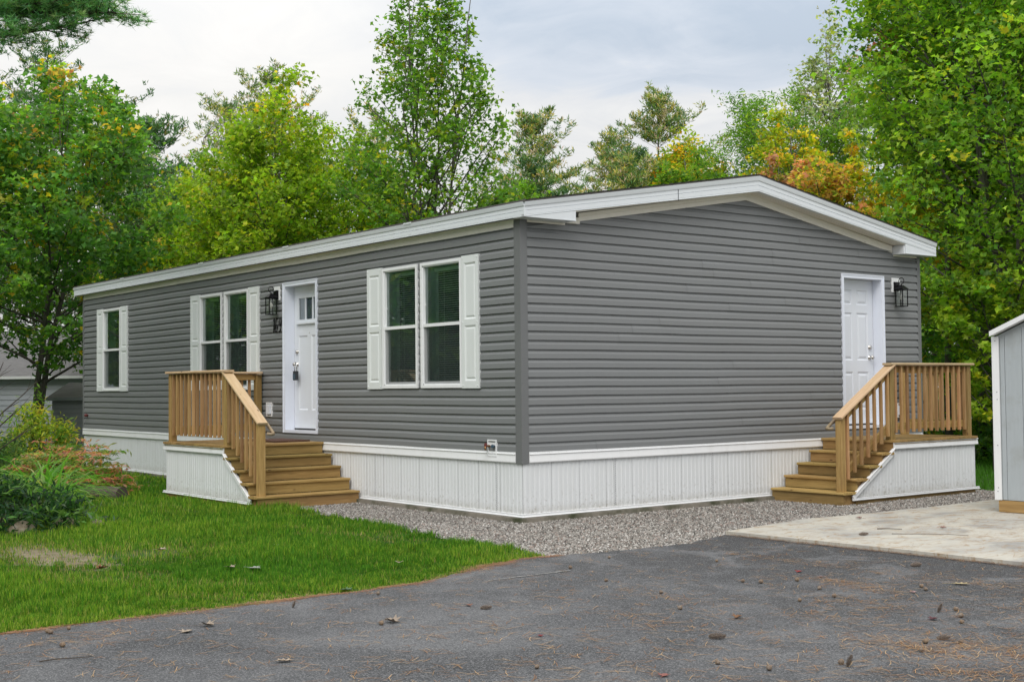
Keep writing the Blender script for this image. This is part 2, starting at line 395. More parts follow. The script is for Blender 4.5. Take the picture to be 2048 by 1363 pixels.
def beam(name, p0, p1, w, h, material, parent, twist=None, chamfer=.003):
    """a stick from p0 to p1; local X runs along it, so wood grain follows it. w: horizontal width, h: the other"""
    p0, p1 = Vector(p0), Vector(p1); d = p1-p0; L = d.length
    key = (round(L, 3), round(w, 4), round(h, 4), material.name)
    if key not in _beam:
        c = min(chamfer, w*.2, h*.2); x = L/2; a, b = w/2, h/2
        prof = [(-a+c, -b), (a-c, -b), (a, -b+c), (a, b-c), (a-c, b), (-a+c, b), (-a, b-c), (-a, -b+c)]
        m = MB(); m.prism(prof, -x, x, 'x'); me = m.mesh(name); me.materials.append(material); _beam[key] = me
    X = d.normalized()
    if abs(X.z) > .95: Yv = Vector(twist or (0, 1, 0)); Yv = (Yv - X*Yv.dot(X)).normalized()
    else: Yv = Vector((0, 0, 1)).cross(X).normalized()
    Z = X.cross(Yv); c = (p0+p1)/2
    mw = Matrix(((X.x, Yv.x, Z.x, c.x), (X.y, Yv.y, Z.y, c.y), (X.z, Yv.z, Z.z, c.z), (0, 0, 0, 1)))
    return link(name, _beam[key], material, parent, mw=mw)
def np_mesh(name, V, faces_n, cols, material, parent=None, smooth=False, loc=None):
    """V: (n*k,3) verts; each element has k verts; faces_n: list of index tuples for one element"""
    k = max(max(f) for f in faces_n)+1; n = len(V)//k
    off = root_loc(parent) if parent is not None else Vector((0, 0, 0))
    V = V - np.array(off if loc is None else loc)[None, :]
    me = bpy.data.meshes.new(name); me.vertices.add(len(V)); me.vertices.foreach_set('co', V.astype(np.float32).ravel())
    per = np.concatenate([np.array(f) for f in faces_n]); sizes = np.array([len(f) for f in faces_n])
    loops = (per[None, :]+(np.arange(n)*k)[:, None]).ravel()
    tot = np.tile(sizes, n); start = np.concatenate([[0], np.cumsum(tot)[:-1]])
    me.loops.add(len(loops)); me.loops.foreach_set('vertex_index', loops.astype(np.int32))
    me.polygons.add(len(tot)); me.polygons.foreach_set('loop_start', start.astype(np.int32)); me.polygons.foreach_set('loop_total', tot.astype(np.int32))
    if smooth: me.polygons.foreach_set('use_smooth', np.ones(len(tot), bool))
    if cols is not None:
        c = np.ones((len(V), 4), np.float32); c[:, :3] = np.repeat(cols, k, 0)
        at = me.color_attributes.new('col', 'FLOAT_COLOR', 'POINT'); at.data.foreach_set('color', c.ravel())
    me.update(calc_edges=True); me.materials.append(material)
    o = bpy.data.objects.new(name, me); COL.objects.link(o)
    if parent is not None: o.parent = parent
    elif loc is not None: o.location = loc
    return o
def struct(name, mb, material, fix=True):
    return tag(mb.build(name, material, None, fix=fix), kind='structure')

# ------------------------------------------------------------------ ground
def in_poly(P, poly):
    x, y = P[:, 0], P[:, 1]; r = np.zeros(len(P), bool); n = len(poly)
    for i in range(n):
        x0, y0 = poly[i]; x1, y1 = poly[(i+1) % n]
        c = ((y0 > y) != (y1 > y)); xi = x0+(y-y0)*(x1-x0)/((y1-y0) if abs(y1-y0) > 1e-9 else 1e-9); r ^= c & (x < xi)
    return r
ZG = -.05
g = MB()
# terrain: nearly level, falling gently to the west beyond the house
xs = [-400, -120, -60, -40, -30, -24, -19, -15, -10, 0, 12, 30, 120, 400]; ys = [-400, -120, -50, -25, -12, -6, 0, 6, 12, 20, 30, 50, 120, 400]
def gz(x, y): return ZG-.025 - max(0, min(1, (-x-14)/14))*.45
g.add([(x, y, gz(x, y)) for y in ys for x in xs], [(j*len(xs)+i, j*len(xs)+i+1, (j+1)*len(xs)+i+1, (j+1)*len(xs)+i) for j in range(len(ys)-1) for i in range(len(xs)-1)])
struct('ground', g, FORESTFLOOR, fix=False)
edge = [(2.96, -40), (2.97, -8), (2.95, -6.3), (2.93, -5.73), (2.98, -4.8), (2.97, -3.91), (2.90, -3.2), (2.60, -2.5), (2.38, -1.9), (2.40, -1.55)]
drive = edge + [(2.54, -.86), (2.57, -.08), (2.33, .66), (3.76, .70), (5.4, .75), (9, .85), (26, 1.2), (26, -40)]
def sheet(poly, z):
    m = MB(); m.add([(x, y, z) for x, y in poly], [tuple(range(len(poly)))]); return m
def fine_edge(poly, amp, step=.12, seed=1, skip=40):
    r = np.random.default_rng(seed); o = []
    for i in range(len(poly)):
        a, b = np.array(poly[i]), np.array(poly[(i+1) % len(poly)]); L = np.linalg.norm(b-a); n = max(1, int(L/step)) if L < 8 else 1
        for k in range(n):
            p = a+(b-a)*k/n; o.append((p[0]+r.normal(0, amp), p[1]+r.normal(0, amp)))
    return o
dm = MB(); dp = fine_edge(drive, .012)
dm.prism(dp, ZG-.10, ZG+.012, 'z'); struct('driveway', dm, ASPHALT)
gravel = [(-3.9, .5), (-3.9, -1.02), (-3.73, -1.07), (-2.6, -1.16), (-1.55, -1.23), (.34, -1.44), (2.0, -1.68), (2.42, -1.58), (2.54, -.86), (2.57, -.08), (2.36, .66),
          (2.12, 2.0), (2.2, 3.2), (2.19, 5.6), (2.3, 6.9), (1.0, 7.15), (-.5, 7.6), (-.5, .5)]
struct('gravel_bed', sheet(gravel, ZG-.012), GRAVELBED, fix=False)
lawn = [(2.98, -40), (2.97, -8), (2.95, -6.3), (2.93, -5.73), (2.98, -4.8), (2.97, -3.91), (2.90, -3.2), (2.60, -2.5), (2.38, -1.9), (2.42, -1.6), (.34, -1.42), (-1.55, -1.20), (-3.73, -1.04), (-3.9, .1), (-14, .1), (-19, 3), (-24, 4), (-24, -16), (-10, -40)]
struct('lawn_soil', sheet(lawn, ZG-.02), LAWNSOIL, fix=False)
pad = MB(); padp = [(2.33, .665), (3.76, .71), (5.4, .76), (8.2, .84), (8.2, 8.0), (2.3, 8.0), (2.19, 5.6), (2.2, 3.2), (2.10, 2.05)]
pad.prism(fine_edge(padp, .006, .25, 4), ZG-.10, ZG+.045, 'z'); struct('concrete_pad', pad, PAD)
sl = MB(); sl.prism([(-13.55, -.07), (.075, -.075), (.075, 7.3), (-13.55, 7.3)], ZG-.06, -.004, 'z'); struct('foundation_slab', sl, SLAB)
cr = MB(); cp = [(3.20+random.uniform(-.01, .01), -2.85+i*.09) for i in range(10)]
for (a, b), (c, d) in zip(cp[:-1], cp[1:]): w = random.uniform(.007, .018); cr.add([(a-w, b, ZG+.0165), (a+w, b, ZG+.0165), (c+w*.8, d-.01, ZG+.0165), (c-w*.8, d-.01, ZG+.0165)], [(0, 1, 2, 3)])
struct('asphalt_crack', cr, CRACKM, fix=False)

# ------------------------------------------------------------------ the house
HL, HW = 13.51, 7.22
house = thing('house', (-HL/2, HW/2, 0), 'long grey vinyl-sided manufactured house with white trim, skirting and low gable roof', 'house')
CO = .1016; Z1 = 3.0373-23*CO                      # bottom of the first course = 0.70
ZS = 3.228                                         # soffit height
PROF = [(0, .0005), (.0005, .0235), (.010, .0225), (.056, .0195), (.061, .0165), (.072, .0105), (.086, .0045), (.1016, .0015)]
DL = (-5.42, -4.435, .80, 2.905); WINS = [(-2.77, -1.975), (-1.905, -1.06), (-8.205, -7.395), (-7.315, -6.495), (-12.455, -11.575)]
WZ0, WZ1 = 1.405, 2.90
m = MB(); px_ = -HL+.01
for a, b, c, d in sorted([(DL[0]+.03, DL[1]-.03, DL[2]+.02, DL[3]-.03)]+[(a+.02, b-.02, WZ0+.02, WZ1-.02) for a, b in WINS]):
    m.box((px_, .012, .5), (a, .02, ZS)); m.box((a, .012, .5), (b, .02, c)); m.box((a, .012, d), (b, .02, ZS)); px_ = b
m.box((px_, .012, .5), (-.012, .02, ZS))
wall_s = m.build('wall', POSTGREY, house)
def clip(prof, z0, z1):
    o = []
    for (a, oa), (b, ob) in zip(prof[:-1], prof[1:]):
        lo, hi = max(a, z0), min(b, z1)
        if hi <= lo: continue
        f = lambda z: oa+(ob-oa)*(z-a)/(b-a) if b > a else oa
        if not o: o.append((lo, f(lo)))
        o.append((hi, f(hi)))
    return o
def wave(q, z): return .0020*math.sin(1.9*q+.8*math.sin(z*2.3))+.0012*math.sin(5.1*q+z*1.7)
_sm = random.Random(3)
def course(parent, s0, s1, zb, openings, put, ztop=None, ends=None, k=0):
    """s runs along the wall; put(s, out, z) -> world point; ends(z) -> (s0, s1) for a gable. One object per unbroken board"""
    seam = _sm.uniform(s0+.8, s1-.8)
    cuts = sorted({s0, s1, seam} | {s for o in openings for s in o[:2] if s0 < s < s1 and o[2] < zb+CO and o[3] > zb})
    runs = []; cur = []
    for a, b in zip(cuts[:-1], cuts[1:]):
        mid = (a+b)/2; pieces = [(0, CO if ztop is None else min(CO, ztop-zb))]
        for o in openings:
            if o[0] < mid < o[1]:
                new = []
                for lo, hi in pieces:
                    if zb+lo < o[2]: new.append((lo, min(hi, o[2]-zb)))
                    if zb+hi > o[3]: new.append((max(lo, o[3]-zb), hi))
                pieces = [(p, q) for p, q in new if q-p > .002]
        if (not pieces or a == seam) and cur: runs.append(cur); cur = []
        if pieces: cur.append((a, b, pieces))
    if cur: runs.append(cur)
    for run in runs:
        m = MB()
        for a, b, pieces in run:
            lap = .0022 if a >= seam else 0.
            for lo, hi in pieces:
                pr = clip(PROF, lo, hi)
                if len(pr) < 2: continue
                ns = max(1, int((b-a)/.45)); vs = []
                for z, off in pr:
                    ea, eb = (a, b) if ends is None else (max(a, ends(zb+z)[0]), min(b, ends(zb+z)[1]))
                    if eb < ea: ea = eb = (ea+eb)/2
                    for i in range(ns+1):
                        q = ea+(eb-ea)*i/ns; vs.append(put(q, off+lap+.001*math.sin(q*2.7+zb*9), zb+z+wave(q, zb)))
                w = ns+1
                m.add(vs, [(i*w+j, i*w+j+1, (i+1)*w+j+1, (i+1)*w+j) for i in range(len(pr)-1) for j in range(ns)])
        if m.v: m.build('siding_board', SIDING, parent, fix=False)
openL = [DL] + [(a+.02, b-.02, WZ0+.02, WZ1-.02) for a, b in WINS]
for k in range(25):
    zb = Z1+k*CO
    course(wall_s, -HL+.05, -.085, zb, openL, lambda s, o, z: (s, -o, z), ztop=3.147)
gm = MB().prism([(.02, .5), (5.48, .5), (5.48, 3.24+(HW-.02-5.48)*.1645), (HW/2, 3.83), (.02, 3.24)], -.02, -.012, 'x')
gm.prism([(6.36, .5), (HW-.02, .5), (HW-.02, 3.24), (6.36, 3.24+(HW-.02-6.36)*.1645)], -.02, -.012, 'x'); gm.box((-.02, 5.48, .5), (-.012, 6.36, .82))
gm.prism([(5.48, 2.87), (6.36, 2.87), (6.36, 3.24+(HW-.02-6.36)*.1645), (5.48, 3.24+(HW-.02-5.48)*.1645)], -.02, -.012, 'x')
wall_g = gm.build('gable_wall', POSTGREY, house)
DR = (5.455, 6.385, .80, 2.89)
rk = lambda y: 3.762-.1663*abs(y-HW/2)        # line hidden by the rake frieze
for k in range(31):
    zb = Z1+k*CO
    def ends(z):
        h = max(0, 3.742-z)/.1663; return (max(.075, HW/2-h), min(HW-.05, HW/2+h))
    if ends(zb)[1]-ends(zb)[0] > .15: course(wall_g, .075, HW-.05, zb, [DR], lambda s, o, z: (o, s, z), ends=ends)
MB().box((-HL, .03, .5), (-HL+.01, HW, 3.24)).build('end_wall', SIDING, house)
MB().box((-HL+.01, HW-.01, .5), (-.01, HW, 3.24)).build('rear_wall', SIDING, house)
MB().box((-HL+.02, .03, .55), (-.03, HW-.02, .60)).build('floor', ROOM, house)
# corner posts
m = MB(); m.prism([(-.088, -.024), (.022, -.024), (.022, .074), (-.012, .074), (-.012, .012), (-.088, .012)], .575, ZS-.002, 'z'); m.build('corner_post', POSTGREY, house)
MB().prism([(-HL-.022, -.022), (-HL+.055, -.022), (-HL+.055, .012), (-HL-.022, .08)], .575, ZS-.002, 'z').build('corner_post', POSTGREY, house)
MB().prism([(-.012, HW-.055), (.022, HW-.055), (.022, HW+.022), (-.012, HW+.022)], .575, ZS-.002, 'z').build('corner_post', POSTGREY, house)
# white starter trim over the skirting: profile (z, out)
TP = [(.585, .004), (.585, .030), (.594, .033), (.668, .026), (.676, .036), (.684, .034), (.686, .022), (.698, .026), (.703, .020), (.703, .0)]
def extr(prof, pts, name, material, parent):
    """sweep a (z,out) profile through stations: pts = list of functions (out,z)->xyz"""
    m = MB(); n = len(prof)
    vs = [f(o, z) for f in pts for z, o in prof]
    fs = [(j*n+i, j*n+i+1, (j+1)*n+i+1, (j+1)*n+i) for j in range(len(pts)-1) for i in range(n-1)]
    m.add(vs, fs); 
    m.add([f(o, z) for f in (pts[0],) for z, o in prof], [tuple(range(n))]); m.add([f(o, z) for f in (pts[-1],) for z, o in prof], [tuple(range(n))])
    return m.build(name, material, parent, fix=False)
extr(TP, [lambda o, z: (-HL, -o, z), lambda o, z: (-.090, -o, z)], 'skirt_trim', WHITE, house)
extr(TP, [lambda o, z: (o, .076, z), lambda o, z: (o, HW, z)], 'skirt_trim', WHITE, house)
BP = [(.0, .0), (.0, .030), (.006, .032), (.012, .014), (.026, .014), (.034, .022), (.036, .0)]
extr(BP, [lambda o, z: (-HL, -o, z), lambda o, z: (-0+o, -o, z), lambda o, z: (o, HW, z)], 'skirt_base_rail', WHITE, house)
# skirting panels, 0.4 m wide with V grooves
def skirt_panel(put, L, zf0, zf1, parent, pitch=.067):
    """corrugated sheet; put(s,out,z)"""
    m = MB(); n = int(round(L/pitch)); st = []
    for i in range(n):
        s = i*L/n; q = L/n
        st += [(s, 0), (s+q*.40, .0), (s+q*.46, .0045), (s+q*.90, .0045), (s+q*.96, 0)]
    st.append((L, 0)); st = [(q, o-.0025*q/L) for q, o in st]; vs = []
    for s, o in st: vs += [put(s, o, zf0(s)), put(s, o, zf1(s))]
    m.add(vs, [(2*i, 2*i+2, 2*i+3, 2*i+1) for i in range(len(st)-1)])
    return m.build('skirt_panel', SKIRT, parent, fix=False)
k = 0; x = 0.
while x > -HL+.05:
    w = min(.402, HL+x); xx = x
    skirt_panel(lambda s, o, z: (xx-s, -.002-o, z), w, lambda s: .01, lambda s: .59, house); x -= w
y = 0.
while y < HW-.05:
    w = min(.402, HW-y); yy = y
    skirt_panel(lambda s, o, z: (.002+o, yy+s, z), w, lambda s: .01, lambda s: .59, house); y += w
# perforated vent columns in three of the panels
for T_, s_ in ((lambda a, o, z: (o, a, z), 1.33), (lambda a, o, z: (o, a, z), 2.93), (lambda a, o, z: (a, -o, z), -.46), (lambda a, o, z: (a, -o, z), -3.0)):
    m = MB()
    for i in range(26):
        for d in (-.012, .012):
            z = .05+i*.0205+(.01 if d > 0 else 0); p, q = T_(s_+d-.0035, .0005, z), T_(s_+d+.0035, .0085, z+.008); m.box(p, q)
    tag(m.build('vent_holes', VENTG, house), kind='stuff')
# roof
OX, OY = .224, .12; RS = .1663; ZR = 4.007
def roofz(y): return ZR-RS*abs(y-HW/2)
roof = MB()
t = .055
for s in (-1, 1):
    y0 = HW/2; y1 = HW/2+s*(HW/2+OY+.02)
    vs = []
    for xx in (-HL-OX+.02, OX+.02):
        vs += [(xx, y0, roofz(y0)+.012), (xx, y1, roofz(y1)+.012), (xx, y1, roofz(y1)-.002), (xx, y0, roofz(y0)-.002)]
    roof.add(vs, [(0, 1, 2, 3), (7, 6, 5, 4), (0, 4, 5, 1), (1, 5, 6, 2), (2, 6, 7, 3), (3, 7, 4, 0)])
roof_o = roof.build('roof', SHINGLE, house)
# shingle courses as shallow steps on the slope facing the yard and behind
for s in (-1, 1):
    for i in range(27):
        d0 = .02+i*.138; a = HW/2+s*(HW/2+OY+.02-d0); b = HW/2+s*max(.0, HW/2+OY+.02-d0-.142)
        m = MB(); h = .009+.004*random.random()
        m.add([(-HL-OX+.015, a, roofz(a)+.012+h), (OX+.026, a, roofz(a)+.012+h), (OX+.026, b, roofz(b)+.014), (-HL-OX+.015, b, roofz(b)+.014),
               (-HL-OX+.015, a, roofz(a)+.008), (OX+.026, a, roofz(a)+.008)], [(0, 1, 2, 3), (0, 4, 5, 1)])
        m.build('shingle_course', SHINGLE, roof_o, fix=False)
# eave fascia: drip edge + two-ribbed board (z, out) relative to the corner line
FP = [(3.228, -.05), (3.228, .0), (3.236, .003), (3.243, -.003), (3.246, .001), (3.288, .001), (3.291, -.006), (3.295, .001), (3.337, .001), (3.340, .010), (3.346, .012), (3.384, .022), (3.386, .0)]
for sy, name in ((-1, 'front'), (1, 'rear')):
    yb = -OY if sy < 0 else HW+OY
    segs = [-HL-OX, -10.7, -7.0, -3.35, OX] if sy < 0 else [-HL-OX, OX]
    for a, b in zip(segs[:-1], segs[1:]):
        lift = .0 if b == OX else .0012
        extr(FP, [lambda o, z: (a+(0 if a < -HL else .0), yb+sy*(o+lift), z), lambda o, z: (b if b < 0 else OX, yb+sy*(o+lift), z)], 'fascia', FASCIA, house)
# small tucked tabs where the drip edge laps
for xx in (-11.3, -8.0, -5.2, -2.1):
    MB().box((xx, -OY-.027, 3.378), (xx+.16, -OY-.012, 3.395)).build('drip_edge_lap', FASCIA, house)
# rake fascia, on the gable face and the far end
RPF = [(.0, -.05), (.0, .0), (.008, .003), (.016, -.003), (.020, .001), (.070, .001), (.074, -.006), (.079, .001), (.128, .001), (.131, .010), (.138, .012), (.186, .022), (.189, .0)]
def rake(xf, sx):
    for s in (-1, 1):
        e = HW/2+s*(HW/2+OY)
        pts = []
        for yy in (HW/2, e):
            zt = roofz(yy)-.002; low = .195 if yy == HW/2 else .158
            pts.append((lambda yy, zt, low: (lambda o, z: (xf+sx*(o+.0), yy, zt-low+z*(low/.189))))(yy, zt, low))
        # keep the board a constant depth except at the boxed corner
        extr(RPF, pts, 'rake_fascia', FASCIA, house)
rake(OX, 1); rake(-HL-OX, -1)
# seam in the near rake
MB().box((OX+.002, 2.195, roofz(2.2)-.19), (OX+.006, 2.2, roofz(2.2)-.02)).build('fascia_seam', DARKGREY, house)
# boxed eave returns
def ret(y0, y1, zb):
    yi = y1; m = MB()
    zt0, zt1 = roofz(y0)-.17, roofz(y1)-.19
    m.prism([(y0, zb), (y1, zb), (y1, max(zt1, zb+.01)+.02), (y0, max(zt0, zb+.004)+.02)], .03, OX-.001, 'x')
    m.build('eave_return', FASCIA, house)
ret(-OY, .607, 3.226); ret(HW+OY, 6.63, 3.200)
MB().box((OX-.001, .42, 3.226), (OX+.004, .607, 3.238)).build('eave_return_lip', FASCIA, house)
MB().box((OX-.001, 6.63, 3.2), (OX+.004, HW+OY, 3.212)).build('eave_return_lip', FASCIA, house)
# soffits
MB().box((-HL-OX, -OY, 3.228), (OX-.05, -.0, 3.236)).build('eave_soffit', SOFFIT, house)
MB().box((-HL-OX, HW, 3.228), (OX-.05, HW+OY, 3.236)).build('eave_soffit', SOFFIT, house)
for s in (-1, 1):
    y0, y1 = HW/2, HW/2+s*(HW/2-.0)
    z0, z1 = roofz(y0)-.190, roofz(y1)-.175
    m = MB(); m.add([(0, y0, z0), (OX-.01, y0, z0), (OX-.01, y1, z1), (0, y1, z1), (0, y0, z0+.01), (OX-.01, y0, z0+.01), (OX-.01, y1, z1+.01), (0, y1, z1+.01)],
                    [(0, 1, 2, 3), (4, 7, 6, 5), (0, 4, 5, 1), (1, 5, 6, 2), (2, 6, 7, 3), (3, 7, 4, 0)])
    so = m.build('rake_soffit', SOFFIT, house)
    m = MB()
    if s < 0: continue
    for i in range(62):
        yy = y0+s*(.12+i*.050); zz = z0+(z1-z0)*(yy-y0)/(y1-y0)
        m.box((.099, yy-.009, zz-.0015), (.103, yy+.009, zz+.002))
    tag(m.build('vent_slots', VENTG, so), kind='stuff')
# frieze boards
def frieze_line(pts, h, out, parent):
    m = MB()
    n = len(pts); vs = []
    for p in pts:
        x, y, z = p
        if out == 'y': vs += [(x, y, z), (x, y-.022, z), (x, y-.018, z-h*.45), (x, y-.024, z-h*.5), (x, y-.020, z-h), (x, y, z-h)]
        else: vs += [(x, y, z), (x+.022, y, z), (x+.018, y, z-h*.45), (x+.024, y, z-h*.5), (x+.020, y, z-h), (x, y, z-h)]
    m.add(vs, [(j*6+i, j*6+(i+1) % 6, (j+1)*6+(i+1) % 6, (j+1)*6+i) for j in range(n-1) for i in range(6)]+[tuple(range(6)), tuple(range(6*n-6, 6*n))])
    return m.build('frieze', SOFFIT, parent)
frieze_line([(-HL+.03, -.004, 3.230), (-.09, -.004, 3.230)], .088, 'y', house)
zf = lambda y: roofz(y)-.189
frieze_line([(.004, .82, zf(.82)), (.004, HW/2, zf(HW/2)), (.004, 6.60, zf(6.60))], .094, 'x', house)
frieze_line([(.004, .078, 3.236), (.004, .615, 3.236)], .033, 'x', house)
frieze_line([(.004, 6.62, 3.215), (.004, HW-.06, 3.215)], .035, 'x', house)
MB().box((.0, .605, 3.229), (.03, .83, 3.30)).build('return_filler', SOFFIT, house)
MB().box((-.0, 6.61, 3.20), (OX-.02, 6.63, 3.31)).build('return_end', FASCIA, house)

# windows
def window(x0, x1):
    z0, z1 = WZ0, WZ1; zr = 2.15; fo = -.042; fw = .036
    w = MB()
    w.box((x0, fo, z0), (x0+fw, .0, z1)); w.box((x1-fw, fo, z0), (x1, .0, z1)); w.box((x0+fw, fo, z1-fw), (x1-fw, .0, z1)); w.box((x0+fw, fo, z0), (x1-fw, .0, z0+fw))
    # inner stop, set back
    a, b, c, d = x0+fw, x1-fw, z0+fw, z1-fw; st = .014; s2 = -.030
    w.box((a, s2, c), (a+st, .09, d)); w.box((b-st, s2, c), (b, .09, d)); w.box((a, s2, d-st), (b, .09, d)); w.box((a, s2, c), (b, .09, c+st))
    wo = w.build('window', WHITE, house)
    a += st; b -= st; c += st; d -= st
    MB().box((a-.003, -.034, zr-.018), (b+.003, .03, zr+.020)).build('meeting_rail', WHITE, wo)
    m = MB(); lw = .022     # lower sash stiles and rail, set back
    m.box((a, -.012, c), (a+lw, .02, zr-.018)); m.box((b-lw, -.012, c), (b, .02, zr-.018)); m.box((a+lw, -.012, c), (b-lw, .02, c+.028)); m.build('lower_sash', WHITE, wo)
    m = MB(); m.add([(a, .004, zr+.02), (b, .004, zr+.02), (b, .004, d), (a, .004, d)], [(0, 1, 2, 3)]); m.build('pane', GLASS, wo, fix=False)
    m = MB(); m.add([(a+lw, .010, c+.028), (b-lw, .010, c+.028), (b-lw, .010, zr-.018), (a+lw, .010, zr-.018)], [(0, 1, 2, 3)]); m.build('pane', GLASS, wo, fix=False)
    m = MB(); m.add([(a, -.018, c), (b, -.018, c), (b, -.018, zr-.018), (a, -.018, zr-.018)], [(0, 1, 2, 3)]); m.build('insect_screen', SCREEN, wo, fix=False)
    for zz in (zr+.24, 1.74): MB().box((a+.004, -.004, zz), (a+.014, .003, zz+.02)).build('sash_lift', WHITE, wo)
    # reveal and blind behind
    m = MB(); y1 = .20
    m.add([(a-.01, .03, c), (a-.01, y1, c), (a-.01, y1, d), (a-.01, .03, d)], [(0, 1, 2, 3)]); m.add([(b+.01, .03, c), (b+.01, y1, c), (b+.01, y1, d), (b+.01, .03, d)], [(0, 1, 2, 3)])
    m.add([(a-.01, .03, c), (b+.01, .03, c), (b+.01, y1, c), (a-.01, y1, c)], [(0, 1, 2, 3)]); m.add([(a-.01, .03, d), (b+.01, .03, d), (b+.01, y1, d), (a-.01, y1, d)], [(0, 1, 2, 3)])
    m.build('reveal', REVEAL, wo, fix=False)
    m = MB(); zz = c+.03
    while zz < d-.05:
        m.add([(a+.01, .135, zz-.006), (b-.01, .135, zz-.006), (b-.01, .155, zz+.006), (a+.01, .155, zz+.006)], [(0, 1, 2, 3)]); zz += .0265
    m.box((a, .125, d-.05), (b, .165, d-.01)); 
    for q in (.28, .72): m.box((a+(b-a)*q-.002, .131, c+.02), (a+(b-a)*q+.002, .133, d-.04))
    tag(m.build('blind', BLIND, wo, fix=False), kind='stuff')
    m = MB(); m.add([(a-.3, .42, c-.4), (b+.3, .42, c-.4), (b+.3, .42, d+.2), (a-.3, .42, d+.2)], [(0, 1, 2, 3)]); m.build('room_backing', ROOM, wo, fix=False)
for a, b in WINS: window(a, b)
def shutter(x0, x1):
    z0, z1 = 1.398, 2.915; w = .06; o = -.040
    m = MB(); zm = 2.15
    m.box((x0, o, z0), (x0+w*.9, -.002, z1)); m.box((x1-w*.9, o, z0), (x1, -.002, z1))
    for a, b in ((z0, z0+.085), (zm-.035, zm+.035), (z1-.085, z1)): m.box((x0+w*.9, o+.0005, a), (x1-w*.9, -.002, b))
    so = m.build('shutter', SHUTTER, house)
    for a, b in ((z0+.085, zm-.035), (zm+.035, z1-.085)):
        x2, x3 = x0+w*.9, x1-w*.9; g = .022; p = MB()
        ring = [(x2, a), (x3, a), (x3, b), (x2, b)]; inn = [(x2+g, a+g), (x3-g, a+g), (x3-g, b-g), (x2+g, b-g)]; i2 = [(x2+g+.014, a+g+.02), (x3-g-.014, a+g+.02), (x3-g-.014, b-g-.02), (x2+g+.014, b-g-.02)]
        vs = [(x, o+.002, z) for x, z in ring]+[(x, o+.0135, z) for x, z in inn]+[(x, o+.004, z) for x, z in i2]
        p.add(vs, [(i, (i+1) % 4, 4+(i+1) % 4, 4+i) for i in range(4)]+[(4+i, 4+(i+1) % 4, 8+(i+1) % 4, 8+i) for i in range(4)]+[(8, 9, 10, 11)])
        p.build('shutter_panel', SHUTTER, so, fix=False)
    for zz in (z0+.03, zm, z1-.03):
        for xx in (x0+.025, x1-.025): MB().lathe([(.008, 0), (.008, -.004), (.004, -.007)], (xx, o, zz), 'y', 8).build('fastener', SHUTTER, so)
for a, b in ((-3.125, -2.785), (-1.055, -.728), (-8.545, -8.212), (-6.488, -6.145), (-12.74, -12.462), (-11.57, -11.24)): shutter(a, b)

